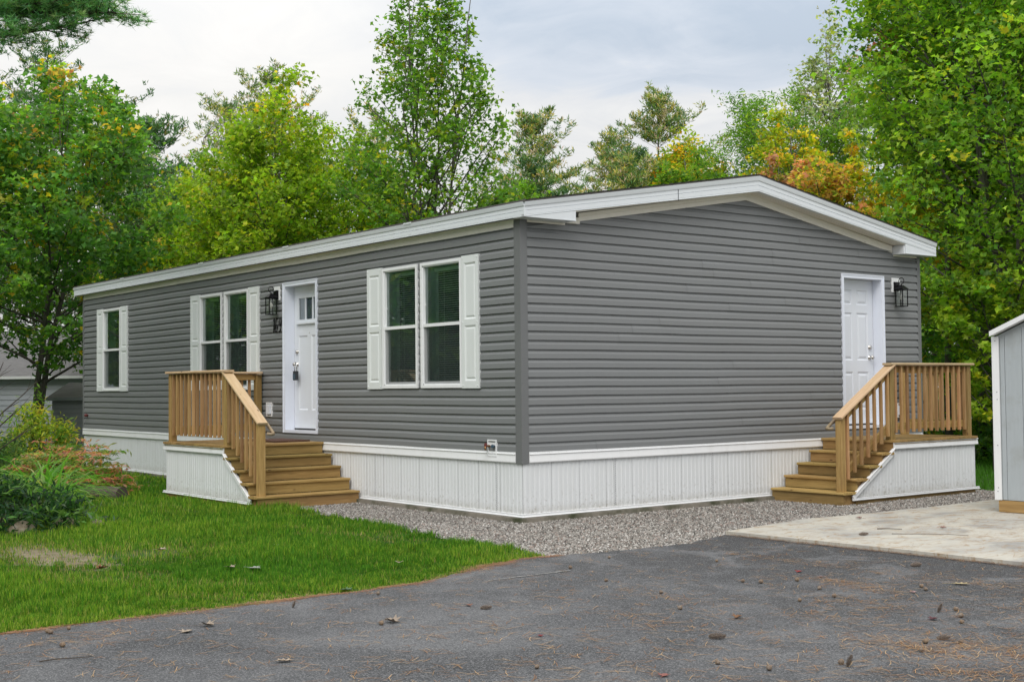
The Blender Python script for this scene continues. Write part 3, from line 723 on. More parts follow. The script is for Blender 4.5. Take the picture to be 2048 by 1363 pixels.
# doors
def T_front(s, o, z): return (s, -o, z)
def T_gable(s, o, z): return (o, s, z)
def bx(m, T, a, b):
    p, q = T(*a), T(*b); return m.box(p, q)
def door(T, s0, s1, z0, z1, style):
    """casing with back band, deep jamb, slab set back; s0..s1 outer casing"""
    m = MB(); cw = .055
    for (a, b, c, d) in ((s0, s0+cw, z0, z1), (s1-cw, s1, z0, z1), (s0+cw, s1-cw, z1-cw, z1), (s0+cw, s1-cw, z0, z0+.04)):
        bx(m, T, (a, .0, c), (b, .030, d))
    bx(m, T, (s0, .030, z0), (s0+.014, .037, z1)); bx(m, T, (s1-.014, .030, z0), (s1, .037, z1)); bx(m, T, (s0+.014, .030, z1-.014), (s1-.014, .037, z1))
    dpt = -.155
    bx(m, T, (s0+cw-.012, dpt, z0), (s0+cw, -.0, z1-.02)); bx(m, T, (s1-cw, dpt, z0), (s1-cw+.012, -.0, z1-.02))
    bx(m, T, (s0+cw-.01, dpt, z1-cw), (s1-cw+.01, -.0, z1-cw+.012)); 
    d = m.build('door', CASING, house)
    a, b, zb, zt = s0+cw+.004, s1-cw-.004, z0+.058, z1-cw-.004
    m = MB(); bx(m, T, (s0+cw, dpt+.02, z0), (s1-cw, .022, z0+.035)); m.build('threshold', WHITE, d)
    m = MB(); bx(m, T, (a, -.150, z0+.036), (b, -.12, zb+.001)); m.build('door_sweep', RUBBER, d)
    # slab with recessed or raised panels
    so = -.125
    m = MB()
    if style == 'six':
        W = b-a; px = [(a+W*.14, a+W*.44), (a+W*.56, a+W*.86)]
        H = zt-zb; pz = [(zb+H*.10, zb+H*.36), (zb+H*.44, zb+H*.77), (zb+H*.825, zb+H*.93)]
    else:
        W = b-a; px = [(a+W*.14, a+W*.44), (a+W*.56, a+W*.86)]; pz = [(1.115, 2.155)]
    rects = [(p[0], p[1], q[0], q[1]) for p in px for q in pz]
    glass = None
    if style != 'six': glass = (a+W*.14, a+W*.86, 2.36, 2.70)
    allr = rects+([glass] if glass else [])
    # grid-fill slab face around rectangles
    ss = sorted({a, b} | {r[i] for r in allr for i in (0, 1)}); zs = sorted({zb, zt} | {r[i] for r in allr for i in (2, 3)})
    for i in range(len(ss)-1):
        for j in range(len(zs)-1):
            cs, cz = (ss[i]+ss[i+1])/2, (zs[j]+zs[j+1])/2
            if any(r[0] < cs < r[1] and r[2] < cz < r[3] for r in allr): continue
            m.add([T(ss[i], so, zs[j]), T(ss[i+1], so, zs[j]), T(ss[i+1], so, zs[j+1]), T(ss[i], so, zs[j+1])], [(0, 1, 2, 3)])
    bx(m, T, (a, so-.035, zb), (b, so-.03, zt))
    slab = m.build('door_slab', DOORW, d, fix=False)
    for r in rects:
        p = MB(); g = .016; e = .030 if style == 'six' else .0
        def rr(k, o): return [T(r[0]+k, so+o, r[2]+k), T(r[1]-k, so+o, r[2]+k), T(r[1]-k, so+o, r[3]-k), T(r[0]+k, so+o, r[3]-k)]
        vs = rr(0, 0)+rr(g, -.013)+(rr(g+.008, -.013)+rr(g+.008+e, -.002) if style == 'six' else rr(g+.004, -.013)+rr(g+.006, -.013))
        p.add(vs, [(4*q+i, 4*q+(i+1) % 4, 4*q+4+(i+1) % 4, 4*q+4+i) for q in range(3) for i in range(4)]+[(12, 13, 14, 15)])
        p.build('door_panel', DOORW, d, fix=False)
    if glass:
        g0, g1, z2, z3 = glass; p = MB()
        bx(p, T, (g0-.02, so-.01, z2-.02), (g0+.022, so+.010, z3+.02)); bx(p, T, (g1-.022, so-.01, z2-.02), (g1+.02, so+.010, z3+.02))
        bx(p, T, (g0+.022, so-.01, z3-.02), (g1-.022, so+.010, z3+.02)); bx(p, T, (g0+.022, so-.01, z2-.02), (g1-.022, so+.010, z2+.02))
        bx(p, T, (g0-.035, so, z2-.045), (g1+.035, so+.030, z2-.0205))
        for q in (1/3, 2/3): c = g0+(g1-g0)*q; bx(p, T, (c-.014, so-.008, z2+.02), (c+.014, so+.008, z3-.02))
        p.build('light_frame', DOORW, d)
        p = MB(); p.add([T(g0, so-.004, z2), T(g1, so-.004, z2), T(g1, so-.004, z3), T(g0, so-.004, z3)], [(0, 1, 2, 3)]); p.build('door_pane', DOORGLASS, d, fix=False)
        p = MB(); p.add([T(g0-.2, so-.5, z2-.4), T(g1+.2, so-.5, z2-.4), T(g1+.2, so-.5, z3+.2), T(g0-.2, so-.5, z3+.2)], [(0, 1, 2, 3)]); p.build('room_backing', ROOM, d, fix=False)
    return d, a, b, so
d1, a, b, so = door(T_front, DL[0], DL[1], DL[2], DL[3], 'craft')
def knobset(T, d, s, z, r, ln):
    ax = 'y' if T is T_front else 'x'; sg = -1 if T is T_front else 1
    p = T(s, -.125, z); prof = [(r*1.05, 0), (r*1.05, .006), (r*.4, .012), (r*.35, ln*.5), (r*.8, ln*.62), (r, ln*.82), (r*.7, ln)]
    return MB().lathe([(q, h*sg) for q, h in prof], p, ax, 16)
knobset(T_front, d1, -5.275, 1.93, .03, .03).build('deadbolt', NICKEL, d1, smooth=True)
knobset(T_front, d1, -5.275, 1.755, .030, .07).build('handle', NICKEL, d1, smooth=True)
MB().lathe([(.007, 0), (.007, -.006)], (-4.92, -(-.125), 2.19), 'y', 8).build('peephole', NICKEL, d1)
d2, a, b, so = door(T_gable, DR[0], DR[1], DR[2], DR[3], 'six')
knobset(T_gable, d2, 6.24, 1.905, .030, .03).build('deadbolt', NICKEL, d2, smooth=True)
knobset(T_gable, d2, 6.235, 1.765, .032, .07).build('handle', NICKEL, d2, smooth=True)
# realtor style lock box hanging on the front knob
lb = thing('lock_box', (-5.21, .05, 1.50), 'dark grey key lock box hanging from the front door knob', 'lock box')
MB().box((-5.245, .035, 1.53), (-5.175, .085, 1.66)).build('lock_box_body', DARKGREY, lb)
MB().box((-5.243, .030, 1.545), (-5.177, .0345, 1.62)).build('lock_box_face', GREENV, lb)
MB().tube([(-5.24, .06, 1.66), (-5.24, .06, 1.74), (-5.225, .06, 1.775), (-5.21, .06, 1.785), (-5.195, .06, 1.775), (-5.18, .06, 1.74), (-5.18, .06, 1.66)], .006, 8).build('shackle', NICKEL, lb, smooth=True)

# wall lanterns
def lantern(T, s, zc, label):
    """box on the siding, back plate, hooked arm, pyramid cap, four panes, bulb"""
    b = T(s, .0, zc-.33); L = thing('wall_lantern', b, label, 'wall lamp', 'black wall lanterns beside the doors')
    m = MB(); bx(m, T, (s-.095, .0, zc-.10), (s+.095, .028, zc+.10)); m.build('mounting_block', WHITE, L)
    m = MB(); bx(m, T, (s-.055, .028, zc-.085), (s+.055, .042, zc+.045)); bx(m, T, (s-.045, .042, zc-.07), (s+.045, .060, zc+.03)); m.build('back_plate', BLACK, L)
    o0 = .118; hw = .056; zt = zc-.055; zb = zt-.25
    m = MB(); m.tube([T(s, .05, zc-.01), T(s, .08, zc-.005), T(s, .10, zc-.02)], .008, 8)
    ring = [T(s, o0-.0+.042*math.sin(t), zc+.055+.042*math.cos(t)) for t in [i*2*math.pi/18-2.5 for i in range(17)]]
    m.tube(ring, .006, 6); m.tube([T(s, o0, zc+.015), T(s, o0, zc-.03)], .010, 8); m.build('hook_arm', BLACK, L, smooth=True)
    m = MB(); q = hw+.012
    m.add([T(s-q, o0-q, zt), T(s+q, o0-q, zt), T(s+q, o0+q, zt), T(s-q, o0+q, zt), T(s-.02, o0-.02, zt+.05), T(s+.02, o0-.02, zt+.05), T(s+.02, o0+.02, zt+.05), T(s-.02, o0+.02, zt+.05)],
          [(0, 1, 2, 3), (4, 5, 6, 7), (0, 1, 5, 4), (1, 2, 6, 5), (2, 3, 7, 6), (3, 0, 4, 7)])
    bx(m, T, (s-q, o0-q, zt-.012), (s+q, o0+q, zt)); m.build('cap', BLACK, L)
    m = MB(); r = .0055
    for u in (-1, 1):
        for v in (-1, 1): bx(m, T, (s+u*hw-r, o0+v*hw-r, zb), (s+u*hw+r, o0+v*hw+r, zt-.012))
        for zz in (zb, zt-.024):
            bx(m, T, (s+u*hw-r, o0-hw, zz), (s+u*hw+r, o0+hw, zz+.011)); bx(m, T, (s-hw, o0+u*hw-r, zz), (s+hw, o0+u*hw+r, zz+.011))
    m.build('cage', BLACK, L)
    for u in (-1, 1):
        m = MB(); m.add([T(s+u*hw, o0-hw, zb+.01), T(s+u*hw, o0+hw, zb+.01), T(s+u*hw, o0+hw, zt-.013), T(s+u*hw, o0-hw, zt-.013)], [(0, 1, 2, 3)]); m.build('lantern_pane', CLEAR, L, fix=False)
        m = MB(); m.add([T(s-hw, o0+u*hw, zb+.01), T(s+hw, o0+u*hw, zb+.01), T(s+hw, o0+u*hw, zt-.013), T(s-hw, o0+u*hw, zt-.013)], [(0, 1, 2, 3)]); m.build('lantern_pane', CLEAR, L, fix=False)
    MB().lathe([(.012, 0), (.014, -.045)], T(s, o0, zt-.012), 'z', 10).build('socket', WHITE, L, smooth=True)
    MB().lathe([(.011, 0), (.014, -.02), (.026, -.05), (.028, -.07), (.018, -.095), (.003, -.105)], T(s, o0, zt-.055), 'z', 12).build('bulb', BULB, L, smooth=True)
lantern(T_front, -5.60, 2.77, 'black caged wall lantern left of the front door, above the house number')
lantern(T_gable, 6.66, 2.775, 'black caged wall lantern right of the six-panel side door')

# house number 169
hn = thing('house_number', (-5.55, -.02, 2.21), 'black slanted house number 169 on the siding beside the front door', 'house number')
SHP = {'1': [(.05, .80), (.30, 1.), (.30, .5), (.30, 0)],
       '6': [(.78, .93), (.55, 1.), (.28, .86), (.10, .50), (.12, .20), (.35, .02), (.65, .05), (.85, .26), (.76, .48), (.50, .56), (.24, .44), (.12, .26)]}
SHP['9'] = [(1-a, 1-b) for a, b in SHP['6']]
for ch, xx in (('1', -5.715), ('6', -5.660), ('9', -5.552)):
    m = MB(); m.tube([(xx+a*.084+b*.020, -.032, 2.215+b*.205) for a, b in SHP[ch]], .0085, 8); m.build('digit', BLACK, hn, smooth=True)

# outlets, hose tap, small red tap
def plate(T, s, z, w, h, name, label, cat, extras):
    L = thing(name, T(s, .01, z-h/2), label, cat)
    m = MB(); bx(m, T, (s-w/2, .0, z-h/2), (s+w/2, .034, z-h/2+.014)); bx(m, T, (s-w/2, .0, z+h/2-.014), (s+w/2, .034, z+h/2))
    bx(m, T, (s-w/2, .0, z-h/2+.014), (s-w/2+.014, .034, z+h/2-.014)); bx(m, T, (s+w/2-.014, .0, z-h/2+.014), (s+w/2, .034, z+h/2-.014)); bx(m, T, (s-w/2+.014, .0, z-h/2+.014), (s+w/2-.014, .020, z+h/2-.014))
    m.build('cover_frame', WHITE, L)
    return L
L = plate(T_front, -5.845, 1.12, .17, .20, 'outlet_box', 'white outdoor outlet box on the long wall, left of the front door', 'outlet', 0)
m = MB(); bx(m, T_front, (-5.895, .020, 1.055), (-5.795, .055, 1.185)); m.build('outlet_cover', DOORW, L)
L = plate(T_gable, 6.70, 1.03, .13, .20, 'outlet_box', 'white outdoor outlet box behind the rail of the side deck', 'outlet', 0)
m = MB(); bx(m, T_gable, (6.66, .020, .965), (6.74, .05, 1.095)); m.build('outlet_cover', DOORW, L)
L = plate(T_front, -.508, .733, .165, .185, 'hose_tap', 'white recessed hose tap box low on the long wall near the corner', 'hose tap', 0)
MB().tube([(-.56, -.02, .755), (-.56, -.07, .755), (-.558, -.085, .74), (-.555, -.088, .71)], .012, 8).build('spout', mat('old_brass', (.30, .16, .07), .4, .8), L, smooth=True)
MB().lathe([(.008, 0), (.026, -.004), (.026, -.014), (.008, -.018)], (-.56, -.07, .765), 'y', 10).build('tap_wheel', REDV, L)
MB().lathe([(.010, 0), (.020, -.03), (.020, -.04)], (-.47, -.02, .755), 'y', 10).build('vent_cap', GREENV, L)
one('wall_tap', REDV, 'tiny dark red tap low at the far left end of the long wall', 'tap', MB().lathe([(.014, 0), (.03, -.03), (.03, -.06), (.012, -.075)], (-13.25, -.015, .95), 'y', 10))

# ------------------------------------------------------------------ porches (decks with steps)
def porch(T, A0, A1, AF, B, label, near, peg):
    """a runs towards the foot of the steps, b outward from the wall. Deck A0..A1, bottom nosing at AF"""
    P = thing('porch', T((A0+A1)/2, B/2, ZG), label, 'porch', None)
    pt = lambda a, b, z: Vector(T(a, b, z)); ZD = .70; n = 4; run = (AF-A1)/n; rise = .1487
    tw = tuple(pt(1, 0, 0)-pt(0, 0, 0))
    # deck boards run out from the wall
    nb = int(round((A1-A0)/.144)); w = (A1-A0)/nb
    for i in range(nb):
        a = A0+(i+.5)*w; ov = .035+random.uniform(-.004, .004)
        beam('deck_board', pt(a, .035, ZD-.016), pt(a, B+ov, ZD-.016), w-.006, .030, WOODSTEP, P)
    # steps
    for i in range(n+1):
        an = A1+run*i; zt = ZD-rise*i          # nosing position and tread top
        if i > 0:
            depth = run+.03; nbd = 2
            beam('tread', pt(an-run*.5-.0, .04, zt-.016), pt(an-run*.5, B+.03, zt-.016), run+.012 if i < 0 else run+.002, .030, WOOD, P, chamfer=.006)
        f = an-.024; hgt = rise-.034
        zb = zt-.032-hgt if i < n else ZG-.03
        beam('riser', pt(f-.018, .04, (zt-.032+zb)/2), pt(f-.018, B-.0, (zt-.032+zb)/2), .030, zt-.032-zb, WOODSTEP, P)
    # saw-tooth stringers, closed side
    for bb in (B-.045, .05):
        poly = [(A1-.03, ZD-.034)]
        for i in range(1, n+1):
            poly += [(A1+run*i-.06, ZD-rise*i+rise-.034) if i == 0 else (A1+run*(i-1)-.045, ZD-rise*(i-1)-.034), (A1+run*(i-1)-.045, ZD-rise*i-.034)]
        poly += [(AF-.045, ZD-rise*n-.034), (AF-.045, ZG-.02), (A1-.30, ZG-.02), (A1-.30, ZD-.034)]
        m = MB(); vs = []
        nP = len(poly)
        for h in (bb-.018, bb+.018): vs += [tuple(pt(a, h, z)) for a, z in poly]
        m.add(vs, [tuple(range(nP)), tuple(range(nP, 2*nP))[::-1]]+[(i, (i+1) % nP, nP+(i+1) % nP, nP+i) for i in range(nP)])
        m.build('stringer', WOODSTEP, P)
    # rim joists just under the boards
    beam('rim_joist', pt(A0, B+.0, ZD-.055), pt(A1-.03, B+.0, ZD-.055), .03, .045, WOODSTEP, P)
    beam('rim_joist', pt(A0+.01, .04, ZD-.08), pt(A0+.01, B-.02, ZD-.08), .03, .09, WOODSTEP, P)
    # sill board on the ground under the outer skirt
    beam('ground_sill', pt(A0+.02, B-.02, ZG-.0), pt(AF-.28, B-.02, ZG-.0), .036, .085, WOODSTEP, P)
    # outer skirt: trim, corrugated panels, base rail, sloping trim under the steps
    extr([(.585, .004), (.585, .018), (.594, .022), (.650, .014), (.658, .024), (.668, .020), (.668, .0)], [lambda o, z: tuple(pt(A0-.03, B+o, z)), lambda o, z: tuple(pt(A1-.02, B+o, z))], 'skirt_trim', WHITE, P)
    extr([(.585, .004), (.585, .018), (.594, .022), (.650, .014), (.658, .024), (.668, .020), (.668, .0)], [lambda o, z: tuple(pt(A0-.0-o, .03, z)), lambda o, z: tuple(pt(A0-.0-o, B, z))], 'skirt_trim', WHITE, P)
    base = [(-.004, .0), (-.004, .026), (.004, .030), (.008, .014), (.020, .014), (.026, .022), (.028, .0)]
    AE = AF-.20
    extr(base, [lambda o, z: tuple(pt(A0-.05, B+o, z)), lambda o, z: tuple(pt(AE, B+o, z))], 'skirt_base_rail', WHITE, P)
    z_d = .52; sl = (z_d-.01)/(AE-(A1-.02))
    L = AE-A0; s = 0.
    top = lambda q: .59 if A0+q <= A1-.03 else max(.012, z_d-(A0+q-(A1-.02))*sl)
    while s < L-.02:
        wd = min(.402, L-s); s00 = s
        if A0+s00 < A1-.03 < A0+s00+wd-.001: wd = max(.03, A1-.03-A0-s00)
        skirt_panel(lambda q, o, z: tuple(pt(A0+s00+q, B-.012+o, z)), wd, lambda q: .008, (lambda t0: (lambda q: top(t0+q-(1e-4 if abs(A0+t0+q-(A1-.03)) < 1e-6 and t0 < A1-.05-A0 else -1e-4))))(s00), P)
        s += wd
    skirt_panel(lambda q, o, z: tuple(pt(A0-.0-o, .03+q, z)), B-.05, lambda q: .008, lambda q: .59, P)
    # sloping trim pieces
    dA, dB = pt(A1-.02, B+.012, z_d+.035), pt(AE+.0, B+.012, .03)
    beam('slope_trim', dA, dB, .022, .055, WHITE, P)
    dA, dB = pt(A1-.02, B+.010, z_d+.072), pt(AE-.03, B+.010, .075)
    beam('slope_trim', dA, dB, .045, .012, WHITE, P)
    # posts
    ps = .088; bo = B-.075
    post = lambda a, b, z0, z1: beam('post', pt(a, b, z0), pt(a, b, z1), ps, ps, WOOD, P, twist=tw, chamfer=.005)
    top_z = 1.63
    post(A0+.07, bo, ZD, top_z); post(A1-.075, bo, ZD, top_z); post(AF-.095, bo, ZD-rise*n+.0, 1.01); post(A0+.07, .09, ZD, top_z)
    # stair rake geometry: cap line from (A1, 1.65) to (AF-.05, 1.02)
    cz = lambda a: 1.645-(a-(A1-.11))*((1.645-1.012)/((AF-.07)-(A1-.11)))
    # guard along the outer edge
    def guard(p0, p1, b_out, posts_trim, alonga):
        pass
    beam('top_rail', pt(A0+.115, bo-.01, 1.585), pt(A1-.12, bo-.01, 1.585), .036, .088, WOOD, P)
    beam('bottom_rail', pt(A0+.115, bo-.01, .865), pt(A1-.12, bo-.01, .865), .036, .088, WOOD, P)
    a = A0+.165
    cnt = int(round((A1-.14-a)/.127)); st = (A1-.145-a)/cnt
    for i in range(cnt+1): beam('baluster', pt(a+i*st, bo+.028, .79+random.uniform(-.004, .004)), pt(a+i*st, bo+.028, 1.625), .036, .036, WOODRED, P, twist=tw)
    beam('rail_cap', pt(A0-.01, bo+.01, 1.648), pt(A1-.015, bo+.01, 1.648), .140, .030, WOODPALE, P, chamfer=.006)
    # guard at the closed end
    beam('top_rail', pt(A0+.06, .14, 1.585), pt(A0+.06, bo-.05, 1.585), .036, .088, WOOD, P)
    beam('bottom_rail', pt(A0+.06, .14, .865), pt(A0+.06, bo-.05, .865), .036, .088, WOOD, P)
    cnt = int(round((bo-.05-.17)/.127)); st = (bo-.10-.20)/max(cnt, 1)
    for i in range(cnt+1): beam('baluster', pt(A0+.022, .20+i*st, .79+random.uniform(-.004, .004)), pt(A0+.022, .20+i*st, 1.625), .036, .036, WOODRED, P, twist=tw)
    beam('rail_cap', pt(A0+.06, .04, 1.648), pt(A0+.06, bo-.062, 1.648), .140, .030, WOODPALE, P, chamfer=.006)
    # stair rail
    a0, a1 = A1-.115, AF-.04
    beam('rail_cap', pt(a0+.02, bo+.01, cz(a0+.02)+.005), pt(a1+.015, bo+.01, cz(a1+.015)+.005), .140, .030, WOODPALE, P, chamfer=.006)
    beam('top_rail', pt(A1-.03, bo-.01, cz(A1-.03)-.075), pt(AF-.14, bo-.01, cz(AF-.14)-.075), .036, .088, WOOD, P)
    beam('bottom_rail', pt(A1-.03, bo-.01, cz(A1-.03)-.745), pt(AF-.14, bo-.01, cz(AF-.14)-.745), .036, .088, WOOD, P)
    a = A1+.015; cnt = 6; st = (AF-.19-a)/cnt
    for i in range(cnt+1):
        aa = a+i*st; beam('baluster', pt(aa, bo+.028, cz(aa)-.83+random.uniform(-.006, .006)), pt(aa, bo+.028, cz(aa)-.025), .036, .036, WOODRED, P, twist=tw)
    # round grab rail inside the stair rail
    m = MB(); bi = bo-.12
    m.tube([pt(A1-.05, bi, cz(A1-.05)-.09), pt(AF-.02, bi, cz(AF-.02)-.09), pt(AF+.01, bi, cz(AF+.01)-.095), pt(AF+.012, bi+.03, cz(AF+.012)-.10), pt(AF-.02, bo-.045, cz(AF)-.10)], .020, 10)
    m.build('grab_rail', WOODOLD, P, smooth=True)
    m = MB(); m.tube([pt(A0+.02, .22, 1.625), pt(A0+.13, .10, 1.625), pt(A0+.19, .085, 1.625)], .018, 10)
    if peg: m.build('rail_stub', WOODOLD, P, smooth=True)
    return P
porch(lambda a, b, z: (a, -b, z), -6.15, -4.26, -3.325, 1.46, 'treated wood porch with five steps below the front door on the long wall', True, True)
porch(lambda a, b, z: (b, -a, z), -6.78, -4.965, -3.955, 1.14, 'treated wood porch with five steps below the six-panel door on the gable wall', False, False)
MB0 = MB().box((-5.35, -.62, .7035), (-4.52, -.10, .722)); one('door_mat', MAT_RUG, 'reddish brown doormat on the front porch before the white door', 'doormat', MB0)

# ------------------------------------------------------------------ shed on the pad
sx, sy, sz = 3.03, 4.20, ZG+.045
shed = thing('shed', (4.25, 5.4, sz), 'pale blue panelled garden shed with white corner boards on the concrete pad', 'shed')
for yy in (sy+.04, sy+1.2, sy+2.36): beam('skid', (sx+.03, yy, sz+.066), (sx+2.40, yy, sz+.066), .088, .125, WOODSTEP, shed)
zw = .13
m = MB(); m.prism([(sx+.012, zw), (sx+2.43, zw), (sx+2.43, 1.90), (sx+1.22, 2.395), (sx+.012, 1.90)], sy+.01, sy+.03, 'y'); m.build('end_panel', SHEDM, shed)
m = MB(); m.prism([(sx+.012, zw), (sx+2.43, zw), (sx+2.43, 1.90), (sx+1.22, 2.395), (sx+.012, 1.90)], sy+2.37, sy+2.39, 'y'); m.build('end_panel', SHEDM, shed)
MB().box((sx+.012, sy+.03, zw), (sx+.03, sy+2.37, 1.90)).build('side_panel', SHEDM, shed)
MB().box((sx+2.41, sy+.03, zw), (sx+2.43, sy+2.37, 1.90)).build('side_panel', SHEDM, shed)
# vertical groove panels on the end facing the drive
xx = sx+.085
gw = [.03]+[.203]*11; i = 0
while xx < sx+2.36:
    w = .055 if i == 0 else .203
    w = min(w, sx+2.37-xx)
    zt = lambda q: 1.90+max(0, (1.22-abs(q-sx-1.22)))*.413-.045
    m = MB(); m.prism([(xx, zw), (xx+w-.007, zw), (xx+w-.007, zt(xx+w)), (xx, zt(xx))], sy, sy+.0095, 'y'); m.build('panel_board', SHEDM, shed); xx += w; i += 1
for a in (sx, sx+2.37): MB().box((a, sy-.012, zw-.002), (a+.072, sy+.0, 1.905)).build('corner_board', WHITE, shed)
MB().box((sx-.012, sy-.012, zw-.002), (sx-.0005, sy+.07, 1.905)).build('corner_board', WHITE, shed)
for zz in (.22, .26, 1.22, 1.30, .72, 1.86): MB().lathe([(.005, 0), (.005, -.003)], (sx+.036+random.uniform(-.008, .008), sy-.012, zz), 'y', 6).build('nail_head', DARKGREY, shed)
for s in (-1, 1):
    m = MB(); c = sx+1.22; e = c+s*1.20; z0, z1 = 2.462, 2.462-1.20*.413
    vs = []
    for y in (sy-.09, sy+2.5): vs += [(c, y, z0), (e, y, z1), (e, y, z1-.022), (c, y, z0-.022)]
    m.add(vs, [(0, 1, 2, 3), (7, 6, 5, 4), (0, 4, 5, 1), (1, 5, 6, 2), (2, 6, 7, 3), (3, 7, 4, 0)]); m.build('roof', SHINGLE2, shed)
    m = MB(); vs = []
    for y in (sy-.105, sy-.08): vs += [(c, y, z0-.004), (e, y, z1-.004), (e, y, z1-.058), (c, y, z0-.058)]
    m.add(vs, [(0, 1, 2, 3), (7, 6, 5, 4), (0, 4, 5, 1), (1, 5, 6, 2), (2, 6, 7, 3), (3, 7, 4, 0)]); m.build('rake_board', WHITE, shed)
    m = MB(); vs = []
    for y in (sy-.08, sy+.0): vs += [(c, y, z0-.03), (e, y, z1-.03), (e, y, z1-.05), (c, y, z0-.05)]
    m.add(vs, [(0, 1, 2, 3), (7, 6, 5, 4), (0, 4, 5, 1), (1, 5, 6, 2), (2, 6, 7, 3), (3, 7, 4, 0)]); m.build('soffit', WHITE, shed)

# ------------------------------------------------------------------ neighbouring buildings (far left)
def neighbour(name, p0, p1, depth, z0, z1, step, wm, rm, roof_h, ov, label, cat):
    """front wall from p0 to p1 (facing the yard), clapboards as parts"""
    p0, p1 = Vector((*p0, 0)), Vector((*p1, 0)); d = (p1-p0).normalized(); nrm = Vector((d.y, -d.x, 0))
    L = (p1-p0).length; c = (p0+p1)/2-nrm*depth/2
    b = thing(name, (c.x, c.y, z0), label, cat)
    P = lambda s, o, z: tuple(p0+d*s+nrm*o+Vector((0, 0, z)))
    m = MB(); m.add([P(0, 0, z0), P(L, 0, z0), P(L, 0, z1), P(0, 0, z1), P(0, -depth, z0), P(L, -depth, z0), P(L, -depth, z1), P(0, -depth, z1)],
                    [(0, 1, 2, 3), (5, 4, 7, 6), (1, 5, 6, 2), (4, 0, 3, 7)]); w = m.build('wall', wm, b, fix=False)
    for side in range(2):
        z = z0
        while z < z1-.01:
            h = min(step, z1-z); m = MB()
            if side == 0: m.add([P(0, .018, z), P(L, .018, z), P(L, .004, z+h), P(0, .004, z+h), P(0, .0, z), P(L, .0, z)], [(0, 1, 2, 3), (4, 5, 1, 0)])
            else: m.add([P(-.018, 0, z), P(-.018, -depth, z), P(-.004, -depth, z+h), P(-.004, 0, z+h), P(0, 0, z), P(0, -depth, z)], [(0, 1, 2, 3), (4, 5, 1, 0)])
            m.build('siding_board', wm, w, fix=False); z += step
    m = MB()
    m.add([P(-ov, ov, z1-.02), P(L+ov, ov, z1-.02), P(L+ov, -depth/2, z1+roof_h), P(-ov, -depth/2, z1+roof_h), P(L+ov, -depth-ov, z1-.02), P(-ov, -depth-ov, z1-.02)],
          [(0, 1, 2, 3), (3, 2, 4, 5), (0, 3, 5), (1, 4, 2)]); m.build('roof', rm, b, fix=False)
    m = MB(); m.add([P(-ov, ov+.004, z1-.09), P(L+ov, ov+.004, z1-.09), P(L+ov, ov+.004, z1-.015), P(-ov, ov+.004, z1-.015), P(-ov, 0, z1-.09), P(L+ov, 0, z1-.09)], [(0, 1, 2, 3), (4, 5, 1, 0)])
    m.build('fascia', WHITE if wm is NEIGH else NEIGH2, b, fix=False)
    return b
neighbour('neighbour_house', (-29.2, -.6), (-22.6, 6.4), 3.4, -.62, 1.85, .15, NEIGH, SHINGLE2, 1.3, .25, 'pale grey-blue clapboard house partly hidden behind the maple at left', 'house')
neighbour('neighbour_shed', (-20.35, 1.65), (-17.2, 5.4), 2.6, -.5, 1.27, .115, NEIGH2, SHINGLE2, .35, .12, 'small dark grey clapboard shed just past the far end of the house', 'shed')

# ------------------------------------------------------------------ foliage builders
def frames(n, up=.8, spread=.6, r=rng):
    nr = r.normal(0, spread, (n, 3)); nr[:, 2] += up; nr /= np.linalg.norm(nr, axis=1, keepdims=True)+1e-9
    a = r.normal(0, 1, (n, 3)); d = a-nr*np.sum(a*nr, 1, keepdims=True); d /= np.linalg.norm(d, axis=1, keepdims=True)+1e-9
    return nr, d, np.cross(nr, d)
KITE = ([(-.5, 0, 0), (-.08, .32, .10), (.5, 0, -.02), (-.08, -.32, .10)], [(0, 1, 2, 3)])
LOBE = ([(-.5, 0, 0), (-.10, .50, .08), (.08, .17, .03), (.55, 0, -.06), (.08, -.17, .03), (-.10, -.50, .08)], [(0, 1, 2, 3), (0, 3, 4, 5)])
BLADE = ([(-.5, 0, 0), (.0, .13, .03), (.5, 0, -.10), (.0, -.13, .03)], [(0, 1, 2, 3)])
def leaves(name, C, size, cols, shape, material, parent, up=.8, spread=.6, r=rng):
    n = len(C); nr, d, s = frames(n, up, spread, r); sz = size*r.uniform(.7, 1.3, n)
    loc = np.array(shape[0]); V = (C[:, None, :] + sz[:, None, None]*(loc[None, :, 0:1]*d[:, None, :]+loc[None, :, 1:2]*s[:, None, :]+loc[None, :, 2:3]*nr[:, None, :])).reshape(-1, 3)
    return tag(np_mesh(name, V, shape[1], cols, material, parent), kind='stuff')
FOL = 1.95
def palette(pal, clump, n_cl, n, r, jit=.22):
    """pal: list of (colour, weight); each clump gets a colour, each leaf a jitter"""
    cs = np.array([p[0] for p in pal]); w = np.array([p[1] for p in pal], float); w /= w.sum()
    base = cs[r.choice(len(cs), n_cl, p=w)]; leafc = base[clump]
    leafc = leafc*FOL; own = r.random(n) < .22; leafc[own] = cs[r.choice(len(cs), own.sum(), p=w)]*FOL
    return np.clip(leafc*(1+r.normal(0, jit, (n, 1)))*(1+r.normal(0, .07, (n, 3))), .005, .9)
def limb_path(p0, d, L, n, r, curl=.15, lift=.12):
    p = np.array(p0, float); d = np.array(d, float); out = [p.copy()]
    for i in range(n):
        d = d+r.normal(0, curl, 3)*.35; d[2] += lift/n; d /= np.linalg.norm(d); p = p+d*L/n; out.append(p.copy())
    return np.array(out), d
